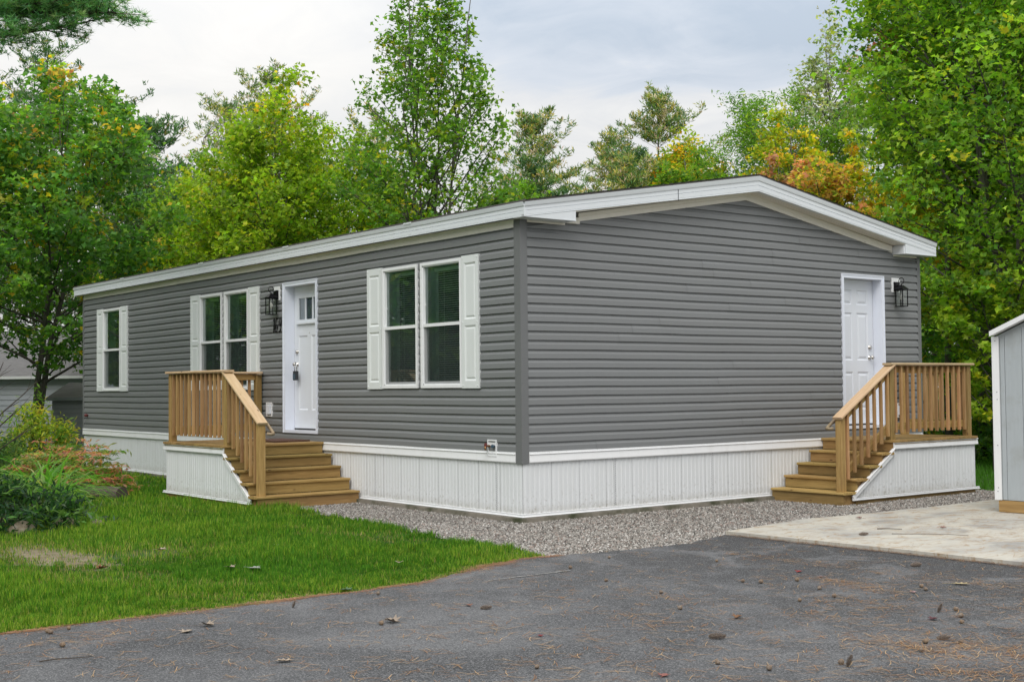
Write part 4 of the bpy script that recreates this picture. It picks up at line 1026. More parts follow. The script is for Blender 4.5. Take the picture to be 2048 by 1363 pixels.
def broadleaf(x, y, H, Rr, base, n_limb, n_leaf, leaf, pal, label, seed, z0=None, trunk=.11, shape=LOBE, loose=1., prof=.75, bark=None, lean=(0, 0), group=None, stems=1, name='maple_tree', nspots=None, sq=(1, 1), spots=None, cone=.60):
    r = np.random.default_rng(seed); z0 = gz(x, y) if z0 is None else z0; bark = bark or BARK
    T = thing(name, (x, y, z0), label, 'tree', group)
    tm = MB(); lm = MB(); clumps = []
    env = lambda t: Rr*.80*max(.06, min(1, (1-t)/cone))**.8*min(1, (t+.10)/.28)**.5
    for st in range(stems):
        off = np.array([r.normal(0, .06), r.normal(0, .06)])*(stems > 1)
        fan = r.normal(0, .10*(stems > 1), 2)
        tp = []
        for i in range(9):
            t = i/8; tp.append((x+off[0]+lean[0]*t+fan[0]*t*H*.5+r.normal(0, .03)*t*2, y+off[1]+lean[1]*t+fan[1]*t*H*.5+r.normal(0, .03)*t*2, z0-.05+(H*.97)*t))
        tm.tube(tp, [max(.006, trunk/(stems**.4)*(1-.95*i/8)**.9) for i in range(9)], 7)
        tp = np.array(tp); nl = n_limb//stems; Rr_ = Rr
        for i in range(nl):
            f = (i+.5)/nl; h = base+(H-base)*f**.95*.80; tt = h/(H*.97)
            k = min(7.999, tt*8); a = int(k); p0 = tp[a]+(tp[a+1]-tp[a])*(k-a)
            az = i*2.399+r.normal(0, .35)+st; el = R(28+38*f+r.normal(0, 8))
            reach = env((h-base)/(H-base))*r.uniform(.72, 1.12)+.12; L = reach/math.cos(el)**.7
            d = (math.cos(az)*math.cos(el)*sq[0], math.sin(az)*math.cos(el)*sq[1], math.sin(el))
            path, dd = limb_path(p0, d, L, 5, r); lr = max(.008, trunk*.33*(1-f)**.6)
            lm.tube(path, [lr*(1-.85*j/5)+.003 for j in range(6)], 4, cap=False)
            ns = max(4, int(3+L*3.2))
            for j in range(ns):
                q = .25+.75*(j+r.random())/ns; kk = min(4.999, q*5); b0 = path[int(kk)]+(path[int(kk)+1]-path[int(kk)])*(kk-int(kk))
                az2 = az+r.choice([-1, 1])*r.uniform(.4, 1.3); tl = L*r.uniform(.16, .38)*(1.15-q*.5)
                d2 = (math.cos(az2)*.9, math.sin(az2)*.9, r.uniform(-.05, .6)); tw, _ = limb_path(b0, d2, tl, 2, r)
                lm.tube(tw, [.006, .004, .002], 3, cap=False)
                clumps.append((tw[1], tl*.30)); clumps.append((tw[2], tl*.34))
            clumps.append((path[5], L*.13))
    C = np.array([c[0] for c in clumps]); S = np.array([max(.10, min(.42, c[1])) for c in clumps])*loose
    # fit the grown skeleton to the measured height and spread
    kz = (H-.12)/(np.percentile(C[:, 2], 99.7)-z0); hr = np.hypot(C[:, 0]-x-lean[0]*.6, C[:, 1]-y-lean[1]*.6); kr = min(1.25, (Rr-.08)/np.percentile(hr, 96))
    def fit(v): return np.array([x, y, z0])+(np.array(v)-np.array([x, y, z0]))*np.array([kr, kr, kz])
    def squash(v):
        v = fit(v); cx_, cy_ = x+lean[0]*.6, y+lean[1]*.6; rr2 = np.hypot(v[:, 0]-cx_, v[:, 1]-cy_)+1e-6
        lim = Rr*1.02*np.clip((H-(v[:, 2]-z0))/(H*cone*.8)+.22, .22, 1); q = np.where(rr2 > lim, (lim+.25*(rr2-lim)*(lim/rr2))/rr2, 1.)
        v[:, 0] = cx_+(v[:, 0]-cx_)*q; v[:, 1] = cy_+(v[:, 1]-cy_)*q; return v
    C = squash(C); tm.v = [tuple(q) for q in fit(tm.v)]; lm.v = [tuple(q) for q in squash(lm.v)]
    tm.build('trunk', bark, T, smooth=True); tag(lm.build('branches', bark, T, smooth=True, fix=False), kind='stuff')
    n_leaf = int(n_leaf*.72); w = S**1.5; cl = r.choice(len(C), n_leaf, p=w/w.sum())
    P = C[cl]+np.clip(r.normal(0, 1, (n_leaf, 3)), -1.5, 1.5)*S[cl][:, None]*np.array([.75, .75, .42])
    P = P[P[:, 2] > z0+.1]; cl = cl[:len(P)]
    cols = palette(pal, cl, len(C), len(P), r)
    if spots:
        for (sx_, sy_, sz_, sr, sp) in spots:
            dd = np.linalg.norm((P-np.array([sx_, sy_, sz_]))/sr, axis=1); mk = (dd+r.normal(0, .18, len(P)) < 1)
            cols[mk] = palette(sp, r.integers(0, 40, mk.sum()), 40, mk.sum(), r)
    leaves('crown', P, leaf, cols, shape, LEAF, T, r=r)
    return T
def pine(x, y, H, Rr, base, pal, label, seed, n_whorl=20, per=5, needle=.13, nw=.026, tufts=11, group=None, tip=1., z0=None, per_tuft=8, bark=None):
    r = np.random.default_rng(seed); z0 = gz(x, y) if z0 is None else z0
    T = thing('pine_tree', (x, y, z0), label, 'tree', group); tm = MB(); lm = MB()
    tm.tube([(x+r.normal(0, .04), y+r.normal(0, .04), z0-.05+H*i/7) for i in range(8)], [max(.02, H*.014*(1-i/7.3)) for i in range(8)], 7)
    tc = []
    for i in range(n_whorl):
        f = (i+.5+r.normal(0, .25))/n_whorl; h = base+(H-base)*min(f, .97); f = min(max(f, 0), .97)
        if r.random() < .16: continue
        side = r.uniform(0, 6.28)
        for j in range(per):
            if r.random() < .14: continue
            az = i*1.1+j*2*math.pi/per+r.normal(0, .25); reach = Rr*min(1, ((1-f)*H+.15)/(1.5*Rr))**.62*r.uniform(.35, 1.05)*(1+.25*math.cos(az-side))+.10
            el = R(14+40*max(0, 1-(1-f)*H/3.)+r.normal(0, 9)); path, dd = limb_path((x, y, z0+h), (math.cos(az)*math.cos(el), math.sin(az)*math.cos(el), math.sin(el)), reach, 4, r, .12, .30)
            lm.tube(path, [max(.004, .035*(1-f)*(1-k/4.6)) for k in range(5)], 4, cap=False)
            nt_ = max(4, int(tufts*reach/Rr*1.3))
            for k in range(nt_):
                q = .22+.78*(k+r.random())/nt_; kk = min(3.999, q*4); b0 = path[int(kk)]+(path[int(kk)+1]-path[int(kk)])*(kk-int(kk))
                off = np.array([-math.sin(az), math.cos(az), 0])*r.normal(0, .20*reach*(1.1-q*.7)+.04); tc.append(b0+off+np.array([0, 0, abs(r.normal(0, .05))+np.linalg.norm(off)*.25]))
            for _ in range(2): tc.append(path[4]+r.normal(0, .06, 3))
    for _ in range(10): tc.append(np.array([x, y, z0+H])+r.normal(0, 1, 3)*np.array([.1, .1, .22]))
    tm.build('trunk', bark or BARKD, T, smooth=True); tag(lm.build('branches', bark or BARKD, T, fix=False), kind='stuff')
    C = np.repeat(np.array(tc), per_tuft, 0); n = len(C)
    d = r.normal(0, 1, (n, 3)); d[:, 2] = np.abs(d[:, 2])*.9+.25; d /= np.linalg.norm(d, axis=1, keepdims=True)
    a = r.normal(0, 1, (n, 3)); s = np.cross(d, a); s /= np.linalg.norm(s, axis=1, keepdims=True)+1e-9
    L = needle*r.uniform(.7, 1.3, n)[:, None]; C = C+r.normal(0, .035, (n, 3))
    V = np.stack([C, C+d*L*.5+s*nw*.55, C+d*L, C+d*L*.5-s*nw*.55], 1).reshape(-1, 3)
    cl = np.repeat(np.arange(len(tc)), per_tuft)
    cols = palette(pal, cl, len(tc), n, r, .2)
    tag(np_mesh('needles', V, [(0, 1, 2, 3)], cols, NEEDLE, T), kind='stuff'); return T
def shrub(x, y, rad, h, n, leaf, pal, label, seed, shape=BLADE, cat='shrub', name='shrub', stems=9, up=.5, spread=.8, z0=None, tiers=0, ell=1., bark=None, flat=1.):
    r = np.random.default_rng(seed); z0 = gz(x, y) if z0 is None else z0
    T = thing(name, (x, y, z0), label, cat); lm = MB(); ends = []
    for i in range(stems*4):
        az = r.uniform(0, 6.28); q = math.sqrt(r.random()); e = np.array([x+math.cos(az)*rad*q*.85, y+math.sin(az)*rad*q*ell*.85, z0+h*math.sqrt(max(.05, 1-q*q))*r.uniform(.6, .97)])
        ends.append(e)
        if i < stems*2: lm.tube([(x+math.cos(az)*rad*.15, y+math.sin(az)*rad*.15*ell, z0-.02), tuple(np.array([x, y, z0])*.45+e*.55+np.array([0, 0, h*.1])), tuple(e)], [.010, .007, .003], 4, cap=False)
    tag(lm.build('stems', bark or BARKD, T, fix=False), kind='stuff')
    n_c = stems*14; u = r.normal(0, 1, (n_c, 3)); u /= np.linalg.norm(u, axis=1, keepdims=True); u[:, 2] = np.abs(u[:, 2])
    rr = r.uniform(.45, 1, n_c)**.5*r.uniform(.82, 1.12, n_c); C = np.array([x, y, z0+h*.06])+u*rr[:, None]*np.array([rad, rad*ell, h*.94])
    if tiers: C[:, 2] = z0+np.round((C[:, 2]-z0)/(h/tiers)+r.normal(0, .12, n_c))*(h/tiers)
    cl = r.integers(0, n_c, n); P = C[cl]+r.normal(0, 1, (n, 3))*np.array([rad*.11, rad*.11, h*(.02 if tiers else .07)*flat]); P[:, 2] = np.maximum(P[:, 2], z0+.02)
    leaves('foliage', P, leaf, palette(pal, cl, n_c, n, r), shape, LEAF, T, up, spread, r); return T

# palettes (real leaf colours, linear)
G_BRIGHT = [((.150, .218, .018), 5), ((.112, .178, .016), 4), ((.20, .26, .022), 3), ((.27, .26, .02), .9), ((.07, .12, .016), 2)]
G_MID = [((.070, .140, .022), 5), ((.095, .175, .022), 4), ((.05, .11, .02), 3), ((.14, .20, .02), 2), ((.22, .21, .02), .4)]
G_DARK = [((.058, .130, .030), 5), ((.078, .165, .032), 4), ((.11, .20, .03), 3), ((.040, .095, .026), 2), ((.16, .19, .02), 1.), ((.34, .24, .02), .35)]
G_FAR = [((.07, .12, .035), 4), ((.09, .14, .03), 3), ((.05, .10, .03), 2), ((.17, .17, .03), 1)]
G_YEL = [((.26, .24, .02), 4), ((.17, .22, .02), 4), ((.38, .27, .02), 2.2), ((.42, .20, .02), 1), ((.10, .16, .02), 2)]
ORANGE = [((.32, .19, .05), 4), ((.30, .14, .08), 2), ((.34, .25, .05), 3), ((.16, .20, .03), 5)]
PINKRED = [((.32, .12, .10), 4), ((.38, .19, .15), 3), ((.30, .12, .06), 2), ((.22, .18, .04), 2)]
RUST = [((.20, .09, .05), 4), ((.26, .13, .08), 3), ((.13, .11, .04), 2), ((.30, .16, .12), 2)]
G_RIGHT = [((.125, .215, .026), 5), ((.16, .255, .028), 4), ((.095, .175, .024), 4), ((.21, .29, .03), 2), ((.25, .25, .02), .5), ((.045, .10, .018), 3)]
P_PINE = [((.035, .085, .035), 5), ((.05, .11, .035), 4), ((.09, .13, .04), 2), ((.17, .14, .04), 1)]
P_PINEY = [((.07, .13, .04), 4), ((.14, .18, .04), 3), ((.28, .24, .05), 2), ((.28, .23, .16), 1.8), ((.05, .10, .035), 2.5)]
P_GREY = [((.20, .22, .15), 3), ((.14, .18, .09), 3), ((.26, .25, .16), 1)]

# ------------------------------------------------------------------ trees
# far left
broadleaf(-19.9, .9, 9.4, 3.2, 2.1, 54, 40000, .135, G_DARK, 'dark green maple with low branches standing past the left end of the house', 11, trunk=.10, cone=.5, stems=2, lean=(.6, .5), spots=[(-18.9, 1.6, 6.4, .9, G_YEL), (-18.2, 1.3, 8.4, .5, ORANGE), (-19.2, .7, 7.6, .4, ORANGE)])
broadleaf(-16.6, -2.2, 6.6, 2.0, 2.3, 34, 15000, .12, G_DARK, 'slender dark green maple at the left edge with a leaning trunk', 12, trunk=.08, lean=(-.5, -.2))
pine(-35.5, 6.4, 14.4, 3.9, 3.5, P_PINE, 'tall pine rising behind the dark maple at left, yellow tips', 21, 36, 6, .21, .036, 20)
pine(-38.0, 9.8, 11.2, 3.0, 3., P_PINEY, 'shorter feathery pine right of the tall left pine', 22, 32, 6, .21, .036, 16)
pine(-33.6, 3.4, 12.4, 3.8, 3., P_PINE, 'broad dark pine farthest left above the pale neighbour house', 23, 34, 6, .21, .036, 20)
broadleaf(-34.8, 10.6, 10.2, 2.6, 2.5, 50, 14000, .15, G_FAR, 'thin see-through tree in the gap left of the bright maple', 13, loose=1.3, shape=KITE)
broadleaf(-36.8, 12.5, 10.4, 2.4, 2.5, 50, 13000, .15, G_FAR, 'second thin see-through tree just left of the bright maple', 14, loose=1.3, shape=KITE)
broadleaf(-23.6, 5.9, 7.1, 2.3, 1.6, 40, 13000, .14, G_YEL, 'low yellow-green maple above the left end of the roof', 15, shape=KITE)
broadleaf(-27.4, 10.6, 8.0, 2.4, 1.6, 40, 12000, .15, G_BRIGHT, 'low light green tree behind the yellow-green maple', 16, shape=KITE)
broadleaf(-33.4, .6, 7.6, 3.2, 2.2, 44, 13000, .17, G_YEL, 'yellowing tree over the pale neighbour house', 17, shape=KITE)
broadleaf(-25.5, -3.0, 7.4, 2.6, 2.6, 40, 11000, .17, G_MID, 'green tree at the far left edge behind the leaning maple', 18, shape=KITE)
broadleaf(-27.8, 9.4, 9.6, 2.6, 1.8, 50, 14000, .15, G_MID, 'mid green tree filling in behind the dark maple at left', 19, shape=KITE, cone=.4)
pine(-31.6, 8.6, 10.8, 2.8, 2.5, P_PINE, 'bushy pine between the left maple and the thin see-through trees', 24, 30, 7, .21, .038, 18)
pine(-36.0, 2.6, 15.2, 3.9, 3.0, P_PINE, 'dark pine at the left edge directly below the hanging bough', 25, 38, 7, .21, .040, 22)
# dead snag
dt = thing('dead_tree', (-26.7, 8.0, gz(-26.7, 8)), 'bare dead grey snag between the thin trees and the bright maple', 'tree'); m = MB(); rr_ = np.random.default_rng(5)
tp = [(-26.7+.05*i, 8.0+.03*i, -.4+i*1.2) for i in range(9)]; m.tube(tp, [.07*(1-.1*i) for i in range(9)], 6); m.build('trunk', mat('dead_wood', rough=.9, build=bark_b((.15, .14, .13), (.32, .30, .28))), dt)
m = MB()
for i in range(16):
    p, _ = limb_path(tp[4+i % 5], (rr_.normal(0, .7), rr_.normal(0, .7), 1.), rr_.uniform(.5, 1.3), 4, rr_, .4); m.tube(p, [.02, .015, .010, .007, .004], 4)
m.build('branches', bpy.data.materials['dead_wood'], dt)
# behind the long roof
broadleaf(-17.9, 6.7, 9.5, 2.7, 1.6, 96, 48000, .118, G_BRIGHT, 'bright green maple with yellow top rising behind the middle of the roof', 31, trunk=.10, stems=2, cone=.62, spots=[(-17.9, 6.7, 8.4, .9, G_YEL)])
broadleaf(-22.6, 6.9, 8.6, 2.2, 1.6, 60, 34000, .115, G_BRIGHT, 'bright green maple left of and behind the yellow-topped one', 32, shape=KITE)
broadleaf(-19.8, 9.5, 8.9, 2.2, 1.6, 60, 34000, .115, G_BRIGHT, 'bright green maple between the yellow-topped maple and the tall loose one', 33, shape=KITE)
broadleaf(-14.9, 8.9, 11.5, 2.35, 2.4, 110, 21000, .115, G_MID, 'tallest slim maple with an open loose crown behind the roof', 34, trunk=.09, stems=4, cone=.78, loose=1.15)
broadleaf(-16.9, 9.6, 6.4, 1.9, 1.8, 46, 24000, .115, G_BRIGHT, 'low bright green maple at the foot of the tallest slim maple', 35)
broadleaf(-13.6, 10.4, 6.3, 1.8, 1.8, 40, 13000, .13, G_MID, 'low green maple right of the tallest slim maple, just over the roof', 36)
pine(-34.3, 14.6, 14.0, 2.4, 4.5, P_PINEY, 'pine with pale tip showing above the yellow-topped maple', 41, 34, 6, .20, .034, 15)
pine(-37.2, 14.1, 13.3, 2.6, 4, P_PINEY, 'pine left of the bright maples with ragged side branches', 42, 30, 6, .20, .034, 14)
pine(-31.0, 17.5, 12.0, 2.4, 4, P_PINEY, 'pine mostly hidden behind the right bright maple', 43, 20, 5, .22, .04, 11)
pine(-24.1, 19.5, 11.0, 2.6, 2, P_PINEY, 'open pine right of the tallest slim maple with a bare gap beside it', 44, 34, 7, .19, .034, 22)
pine(-22.4, 18.2, 8.9, 1.8, 1.8, P_PINE, 'small pine low over the roof right of the open pine', 45, 22, 6, .19, .032, 14)
broadleaf(-24.0, 21.6, 8.6, 1.6, 2, 34, 5000, .13, G_FAR, 'sparse small tree in the sky gap over the middle of the roof', 46, shape=KITE, loose=1.3)
pine(-25.0, 26.5, 12.9, 2.9, 2, P_PINEY, 'ragged pine with pale grey-brown top left of the roof ridge', 47, 42, 7, .20, .036, 24)
pine(-27.0, 26.0, 11.9, 2.2, 2, P_PINEY, 'narrow pine just left of the ragged pale-topped pine', 48, 36, 7, .20, .036, 22)
broadleaf(-22.9, 26.2, 10.7, 2.3, 2, 56, 30000, .16, G_YEL, 'yellow-green tree right of the ragged pine', 51, shape=KITE, cone=.35)
broadleaf(-19.4, 25.4, 11.6, 2.7, 2, 80, 44000, .17, G_MID, 'dark rounded oak left of the roof peak', 52, shape=BLADE, name='oak_tree', cone=.30)
broadleaf(-16.4, 24.6, 11.7, 2.6, 2, 80, 42000, .17, G_MID, 'green oak directly above the roof peak', 53, shape=BLADE, name='oak_tree', cone=.32)
broadleaf(-12.9, 19.4, 7.9, 1.1, 2, 50, 9000, .13, RUST, 'small rust-red tree just right of the roof peak', 54, loose=1.15, shape=KITE)
pine(-22.0, 21.9, 9.4, 2.0, 2, P_PINEY, 'low bushy pine in the gap over the middle of the roof', 55, 24, 6, .20, .034, 15)
pine(-23.6, 23.9, 10.2, 2.0, 2, P_PINE, 'dark low pine below the ragged pale-topped pine', 56, 24, 6, .20, .034, 15)
broadleaf(-21.5, 24.5, 9.9, 2.4, 2, 50, 22000, .15, G_MID, 'low green tree right below the ragged pale-topped pine', 57, shape=KITE)
broadleaf(-14.6, 22.0, 9.7, 1.9, 2, 44, 14000, .14, G_YEL, 'yellow-green tree behind the small rust-red one', 58, shape=KITE)
broadleaf(-20.5, 15.6, 8.0, 2.1, 2, 44, 15000, .13, G_MID, 'low green tree between the tallest slim maple and the open pine', 59, shape=KITE)
# right-hand group
broadleaf(-8.9, 16.6, 7.6, 1.6, 2.2, 56, 15000, .13, G_YEL, 'orange and yellow maple between the rusty tree and the big green maple', 61, spots=[(-9.8, 16.4, 6.3, 1.0, ORANGE[2:]+G_YEL[:2]), (-8.3, 15.6, 5.2, 1.6, ORANGE), (-10.1, 16.4, 6.6, .8, PINKRED)])
broadleaf(-3.3, 14.3, 11.4, 2.6, 1.4, 110, 60000, .112, G_RIGHT, 'large bright green maple over the right end of the roof', 62, trunk=.14, cone=.45, stems=2, spots=[(-4.4, 12.1, 7.6, .7, PINKRED), (-5.4, 12.8, 5.6, 1.0, G_YEL), (-4.6, 12.8, 4.4, 1.0, ORANGE), (-4.2, 12.6, 4.0, 1.7, G_YEL)])
broadleaf(-1.3, 11.8, 11.6, 3.0, 1.4, 90, 60000, .105, G_RIGHT, 'nearest large maple filling the upper right corner', 63, trunk=.13, cone=.45, stems=3)
broadleaf(.3, 13.8, 9.4, 2.3, 1.2, 60, 17000, .13, G_MID, 'green maple at the far right edge above the shed', 64, trunk=.10)
broadleaf(-3.9, 11.2, 4.6, 1.4, .8, 40, 6500, .11, G_YEL[1:2]+G_DARK, 'young yellow-green maple beside the right corner of the house', 65, trunk=.05, spots=[(-3.4, 10.6, 2.4, .3, ORANGE)])
broadleaf(-1.2, 11.0, 3.7, 1.1, .7, 34, 5000, .12, G_BRIGHT, 'young bright green maple behind the side porch rail', 66, trunk=.04)
broadleaf(-15.9, 25.5, 13.9, 1.5, 8.0, 46, 6500, .14, P_GREY, 'tall sparse grey-green poplar at the left of the big maples', 67, shape=KITE, loose=1.25, trunk=.12, name='poplar_tree')
for i, (x, y, H, lab) in enumerate([(-7.5, 20.5, 9.5, 'dark forest tree deep behind the orange maple'), (-4.0, 19.5, 9.5, 'dark forest tree deep behind the large bright maple'), (-1.0, 18.5, 9.0, 'dark forest tree deep behind the nearest maple'), (-9.5, 23.0, 9.8, 'farthest dark forest tree at the right')]):
    broadleaf(x, y, H, 2.5, .8, 46, 10000, .20, G_DARK, lab, 70+i, trunk=.12, shape=KITE, bark=BARKD, group='dark trees in the wood at right')
trk = [(-6.6, 17.2), (-5.3, 16.1), (-3.1, 15.6), (-2.3, 17.0), (-.9, 15.2), (-6.0, 18.8), (-4.4, 17.6), (.4, 16.2), (-1.8, 13.9), (-3.4, 13.0)]
for i, (x, y) in enumerate(trk):
    T = thing('forest_tree', (x, y, ZG), 'slim dark forest trunk standing in the shade behind the right-hand maples', 'tree', 'slim trunks in the wood at right'); r_ = np.random.default_rng(80+i)
    pth, _ = limb_path((x, y, ZG-.05), (r_.normal(0, .06), r_.normal(0, .06), 1), 8.5, 7, r_, .10); m = MB(); m.tube(pth, [.075*(1-.09*k) for k in range(8)], 7); m.build('trunk', BARK if i % 2 else BARKD, T, smooth=True)
    m = MB()
    for k in range(7):
        q = pth[1+k % 6]; a = r_.uniform(0, 6.28); pp, _ = limb_path(q, (math.cos(a), math.sin(a), .5), r_.uniform(.6, 1.6), 3, r_, .3); m.tube(pp, [.018, .012, .008, .004], 4)
    m.build('branches', BARKD, T)
for i, (x, y, rd, h, pl, lab) in enumerate([(-1.6, 14.2, 1.6, 1.6, G_DARK, 'dark undergrowth bush behind the side porch'), (.6, 13.0, 1.3, 1.2, G_DARK, 'low dark bush left of the shed'), (-4.6, 14.6, 2.0, 2.4, G_DARK, 'tall dark undergrowth bush beside the house corner'), (-2.6, 17.5, 2.4, 3.0, G_MID, 'undergrowth thicket deep in the right-hand wood'), (1.6, 15.5, 1.8, 2.4, G_DARK, 'dark thicket behind the shed')]):
    shrub(x, y, rd, h, 7000, .12, pl, lab, 90+i, shape=KITE, name='bush', cat='bush', stems=12)
# overhead pine at the upper left
def near_pine():
    r = np.random.default_rng(100); x, y = -7.4, -5.4
    T = thing('pine_tree', (x, y, ZG), 'near white pine at the left edge whose bough hangs into the upper left corner', 'tree')
    m = MB(); m.tube([(x, y, ZG-.05), (x+.05, y, 3), (x, y+.05, 6), (x+.03, y, 10)], [.20, .16, .12, .05], 10); m.build('trunk', BARKD, T, smooth=True)
    lm = MB(); tc = []; V = []
    # boughs reach toward the yard
    for (h, az, L, el, dens) in [(5.55, R(42), 3.5, 2, 1.6), (5.85, R(55), 3.5, 6, 1.9), (6.2, R(48), 3.9, 2, 2.3), (6.5, R(64), 3.8, 4, 2), (6.0, R(38), 3.6, 3, 2), (6.9, R(45), 3.8, 2, 2), (7.2, R(58), 3.6, 4, 1.6), (6.4, R(85), 3.0, 3, 1.2), (7.1, R(120), 3.2, 10, .7), (6.5, R(-30), 3, 8, .6), (6.0, R(200), 3, 8, .4), (7.6, R(-90), 3, 8, .4)]:
        path, _ = limb_path((x, y, h), (math.cos(az)*math.cos(R(el)), math.sin(az)*math.cos(R(el)), math.sin(R(el))), L, 7, r, .16, .1)
        lm.tube(path, [.045*(1-k/8)+.006 for k in range(8)], 6, cap=False)
        for k in range(int(34*dens)):
            q = .22+.78*r.random(); kk = min(6.999, q*7); b0 = path[int(kk)]+(path[int(kk)+1]-path[int(kk)])*(kk-int(kk))
            a2 = az+r.choice([-1, 1])*r.uniform(.3, 1.2); tl = r.uniform(.35, .95)*(1.15-q*.6); tw, _ = limb_path(b0, (math.cos(a2), math.sin(a2), r.uniform(-.15, .35)), tl, 4, r, .3, .2)
            lm.tube(tw, [.010, .008, .006, .004, .003], 4, cap=False)
            for s in range(int(9*tl/.6)+3):
                u = r.uniform(.3, 1); jj = min(3.999, u*4); tc.append(tw[int(jj)]+(tw[int(jj)+1]-tw[int(jj)])*(jj-int(jj))+r.normal(0, .05, 3))
            tc.append(tw[4]); tc.append(tw[4]+r.normal(0, .03, 3))
    tag(lm.build('branches', BARKD, T, fix=False), kind='stuff')
    pt_ = 18; C = np.repeat(np.array(tc), pt_, 0); n = len(C)
    d = r.normal(0, 1, (n, 3)); d[:, 2] = d[:, 2]*.6+.45; d /= np.linalg.norm(d, axis=1, keepdims=True)
    s = np.cross(d, r.normal(0, 1, (n, 3))); s /= np.linalg.norm(s, axis=1, keepdims=True); L = r.uniform(.06, .12, n)[:, None]; w = .0038
    V = np.stack([C-s*w, C+s*w, C+d*L], 1).reshape(-1, 3); cl = np.repeat(np.arange(len(tc)), pt_)
    tag(np_mesh('needles', V, [(0, 1, 2)], palette([((.07, .18, .07), 5), ((.10, .23, .07), 4), ((.15, .23, .08), 2), ((.30, .24, .05), .2)], cl, len(tc), n, r), NEEDLE, T), kind='stuff')
near_pine()
# wood across the yard that the window panes mirror (left of the picture)
for i, (x, y, H) in enumerate([(-13, -15, 9), (-19, -13.5, 10), (-25, -18, 11), (-9, -19, 10), (-31, -14, 11), (-16, -21, 12), (-38, -20, 12), (-21.5, -7.0, 9.5), (-27, -8.5, 11), (-18, -10, 9.5), (-34, -9.5, 12)]):
    broadleaf(x, y, H, 3.8, .5, 40, 9000, .34, G_MID if i % 2 else G_BRIGHT, ['leafy maple across the yard to the left, out of frame'][0], 110+i, shape=KITE, group='maples across the yard')

# ------------------------------------------------------------------ planting bed at the left
shrub(-3.35, -4.6, .95, .58, 6500, .095, [((.012, .034, .014), 6), ((.022, .055, .018), 3), ((.06, .12, .025), 1.5), ((.07, .10, .07), 1)], 'low dark glossy evergreen shrub over the stones at the left edge', 120, shape=BLADE, ell=1.1, stems=16)
shrub(-4.5, -5.3, .80, .62, 4000, .075, [((.05, .12, .03), 5), ((.08, .17, .03), 3), ((.03, .07, .03), 2)], 'lighter green shrub behind the dark evergreen at the left edge', 121, shape=BLADE, stems=14)
shrub(-7.35, -2.45, .85, .78, 4500, .10, [((.26, .09, .075), 5), ((.27, .14, .10), 4), ((.12, .16, .04), 5), ((.07, .13, .03), 5), ((.20, .19, .07), 1)], 'tiered pink and yellow-green leafy shrub beside the lawn', 122, shape=BLADE, stems=14, tiers=9, up=1.2, spread=.5, ell=1.1)
shrub(-12.6, -1.15, .72, 1.25, 3600, .11, [((.24, .26, .03), 4), ((.13, .19, .03), 4), ((.36, .30, .04), 2), ((.07, .13, .02), 3)], 'rounded yellow-green rhododendron in front of the grey neighbour shed', 123, shape=BLADE, stems=12)
shrub(-11.6, -2.6, 1.3, .75, 5200, .10, [((.04, .08, .025), 5), ((.07, .12, .03), 3), ((.02, .05, .02), 2)], 'sprawling dark green bush below the bare stems at left', 124, shape=BLADE, stems=14)
shrub(-13.6, -3.4, 1.2, 1.0, 4200, .11, G_DARK, 'dark bush at the far left edge before the neighbour house', 125, shape=KITE, stems=12)
# bare leaning stems
bs = thing('bare_shrub', (-10.4, -3.0, ZG), 'leafless shrub of dark leaning stems in front of the pale neighbour house', 'shrub'); m = MB(); r_ = np.random.default_rng(8)
for i, (az, el, L) in enumerate([(R(48), 52, 2.1), (R(60), 40, 2.3), (R(52), 46, 1.8), (R(40), 62, 2.2), (R(200), 60, 1.6), (R(75), 35, 1.5)]):
    p, _ = limb_path((-10.9+i*.08, -3.5+i*.05, ZG), (math.cos(az)*math.cos(R(el)), math.sin(az)*math.cos(R(el)), math.sin(R(el))), L, 7, r_, .2, -.1)
    m.tube(p, [.026*(1-k/9) for k in range(8)], 6)
    for k in range(5):
        q = p[2+k]; a = az+r_.normal(0, .7); pp, _ = limb_path(q, (math.cos(a)*.7, math.sin(a)*.7, .6), r_.uniform(.3, .9), 4, r_, .35); m.tube(pp, [.008, .006, .004, .003, .002], 4)
m.build('stems', BARKD, bs)
# daylily clump
def lily(x, y, n, L, label, seed, nm='daylily'):
    r = np.random.default_rng(seed); V = []; K = 7; cols = []
    for i in range(n):
        az = r.uniform(0, 6.28); el = R(r.uniform(55, 85)); p = np.array([x+r.normal(0, .09), y+r.normal(0, .09), ZG]); d = np.array([math.cos(az)*math.cos(el), math.sin(az)*math.cos(el), math.sin(el)])
        ln = L*r.uniform(.6, 1.2); w = r.uniform(.010, .018); s = np.array([-math.sin(az), math.cos(az), 0]); bend = r.uniform(.22, .55)
        for k in range(K):
            f = k/(K-1); ww = w*(1-f**2.5)+.0008; V += [p-s*ww, p+np.array([0, 0, -.004]), p+s*ww]; d = d+np.array([math.cos(az)*.06, math.sin(az)*.06, -bend*(.5+f)]); d /= np.linalg.norm(d); p = p+d*ln/(K-1)
        cols.append(np.array([(.10, .27, .05), (.15, .34, .06), (.27, .42, .12), (.40, .38, .16)])[r.choice(4, p=[.4, .35, .2, .05])]*r.uniform(.8, 1.2))
    fc = [(3*k, 3*k+3, 3*k+4, 3*k+1) for k in range(K-1)]+[(3*k+1, 3*k+4, 3*k+5, 3*k+2) for k in range(K-1)]
    V = np.array(V); loc = (x, y, ZG)
    o = np_mesh(nm, V, fc, np.array(cols), LEAF, None, True, loc=loc); return tag(o, label, 'plant')
lily(-5.35, -3.45, 120, 1.05, 'large arching daylily clump before the pink-tinged shrub', 130)
lily(-4.5, -3.55, 90, .95, 'smaller daylily clump spilling over the pale stone', 131)
lily(-6.3, -4.3, 30, .9, 'daylily clump at the left edge of the bed with one long blade', 132)
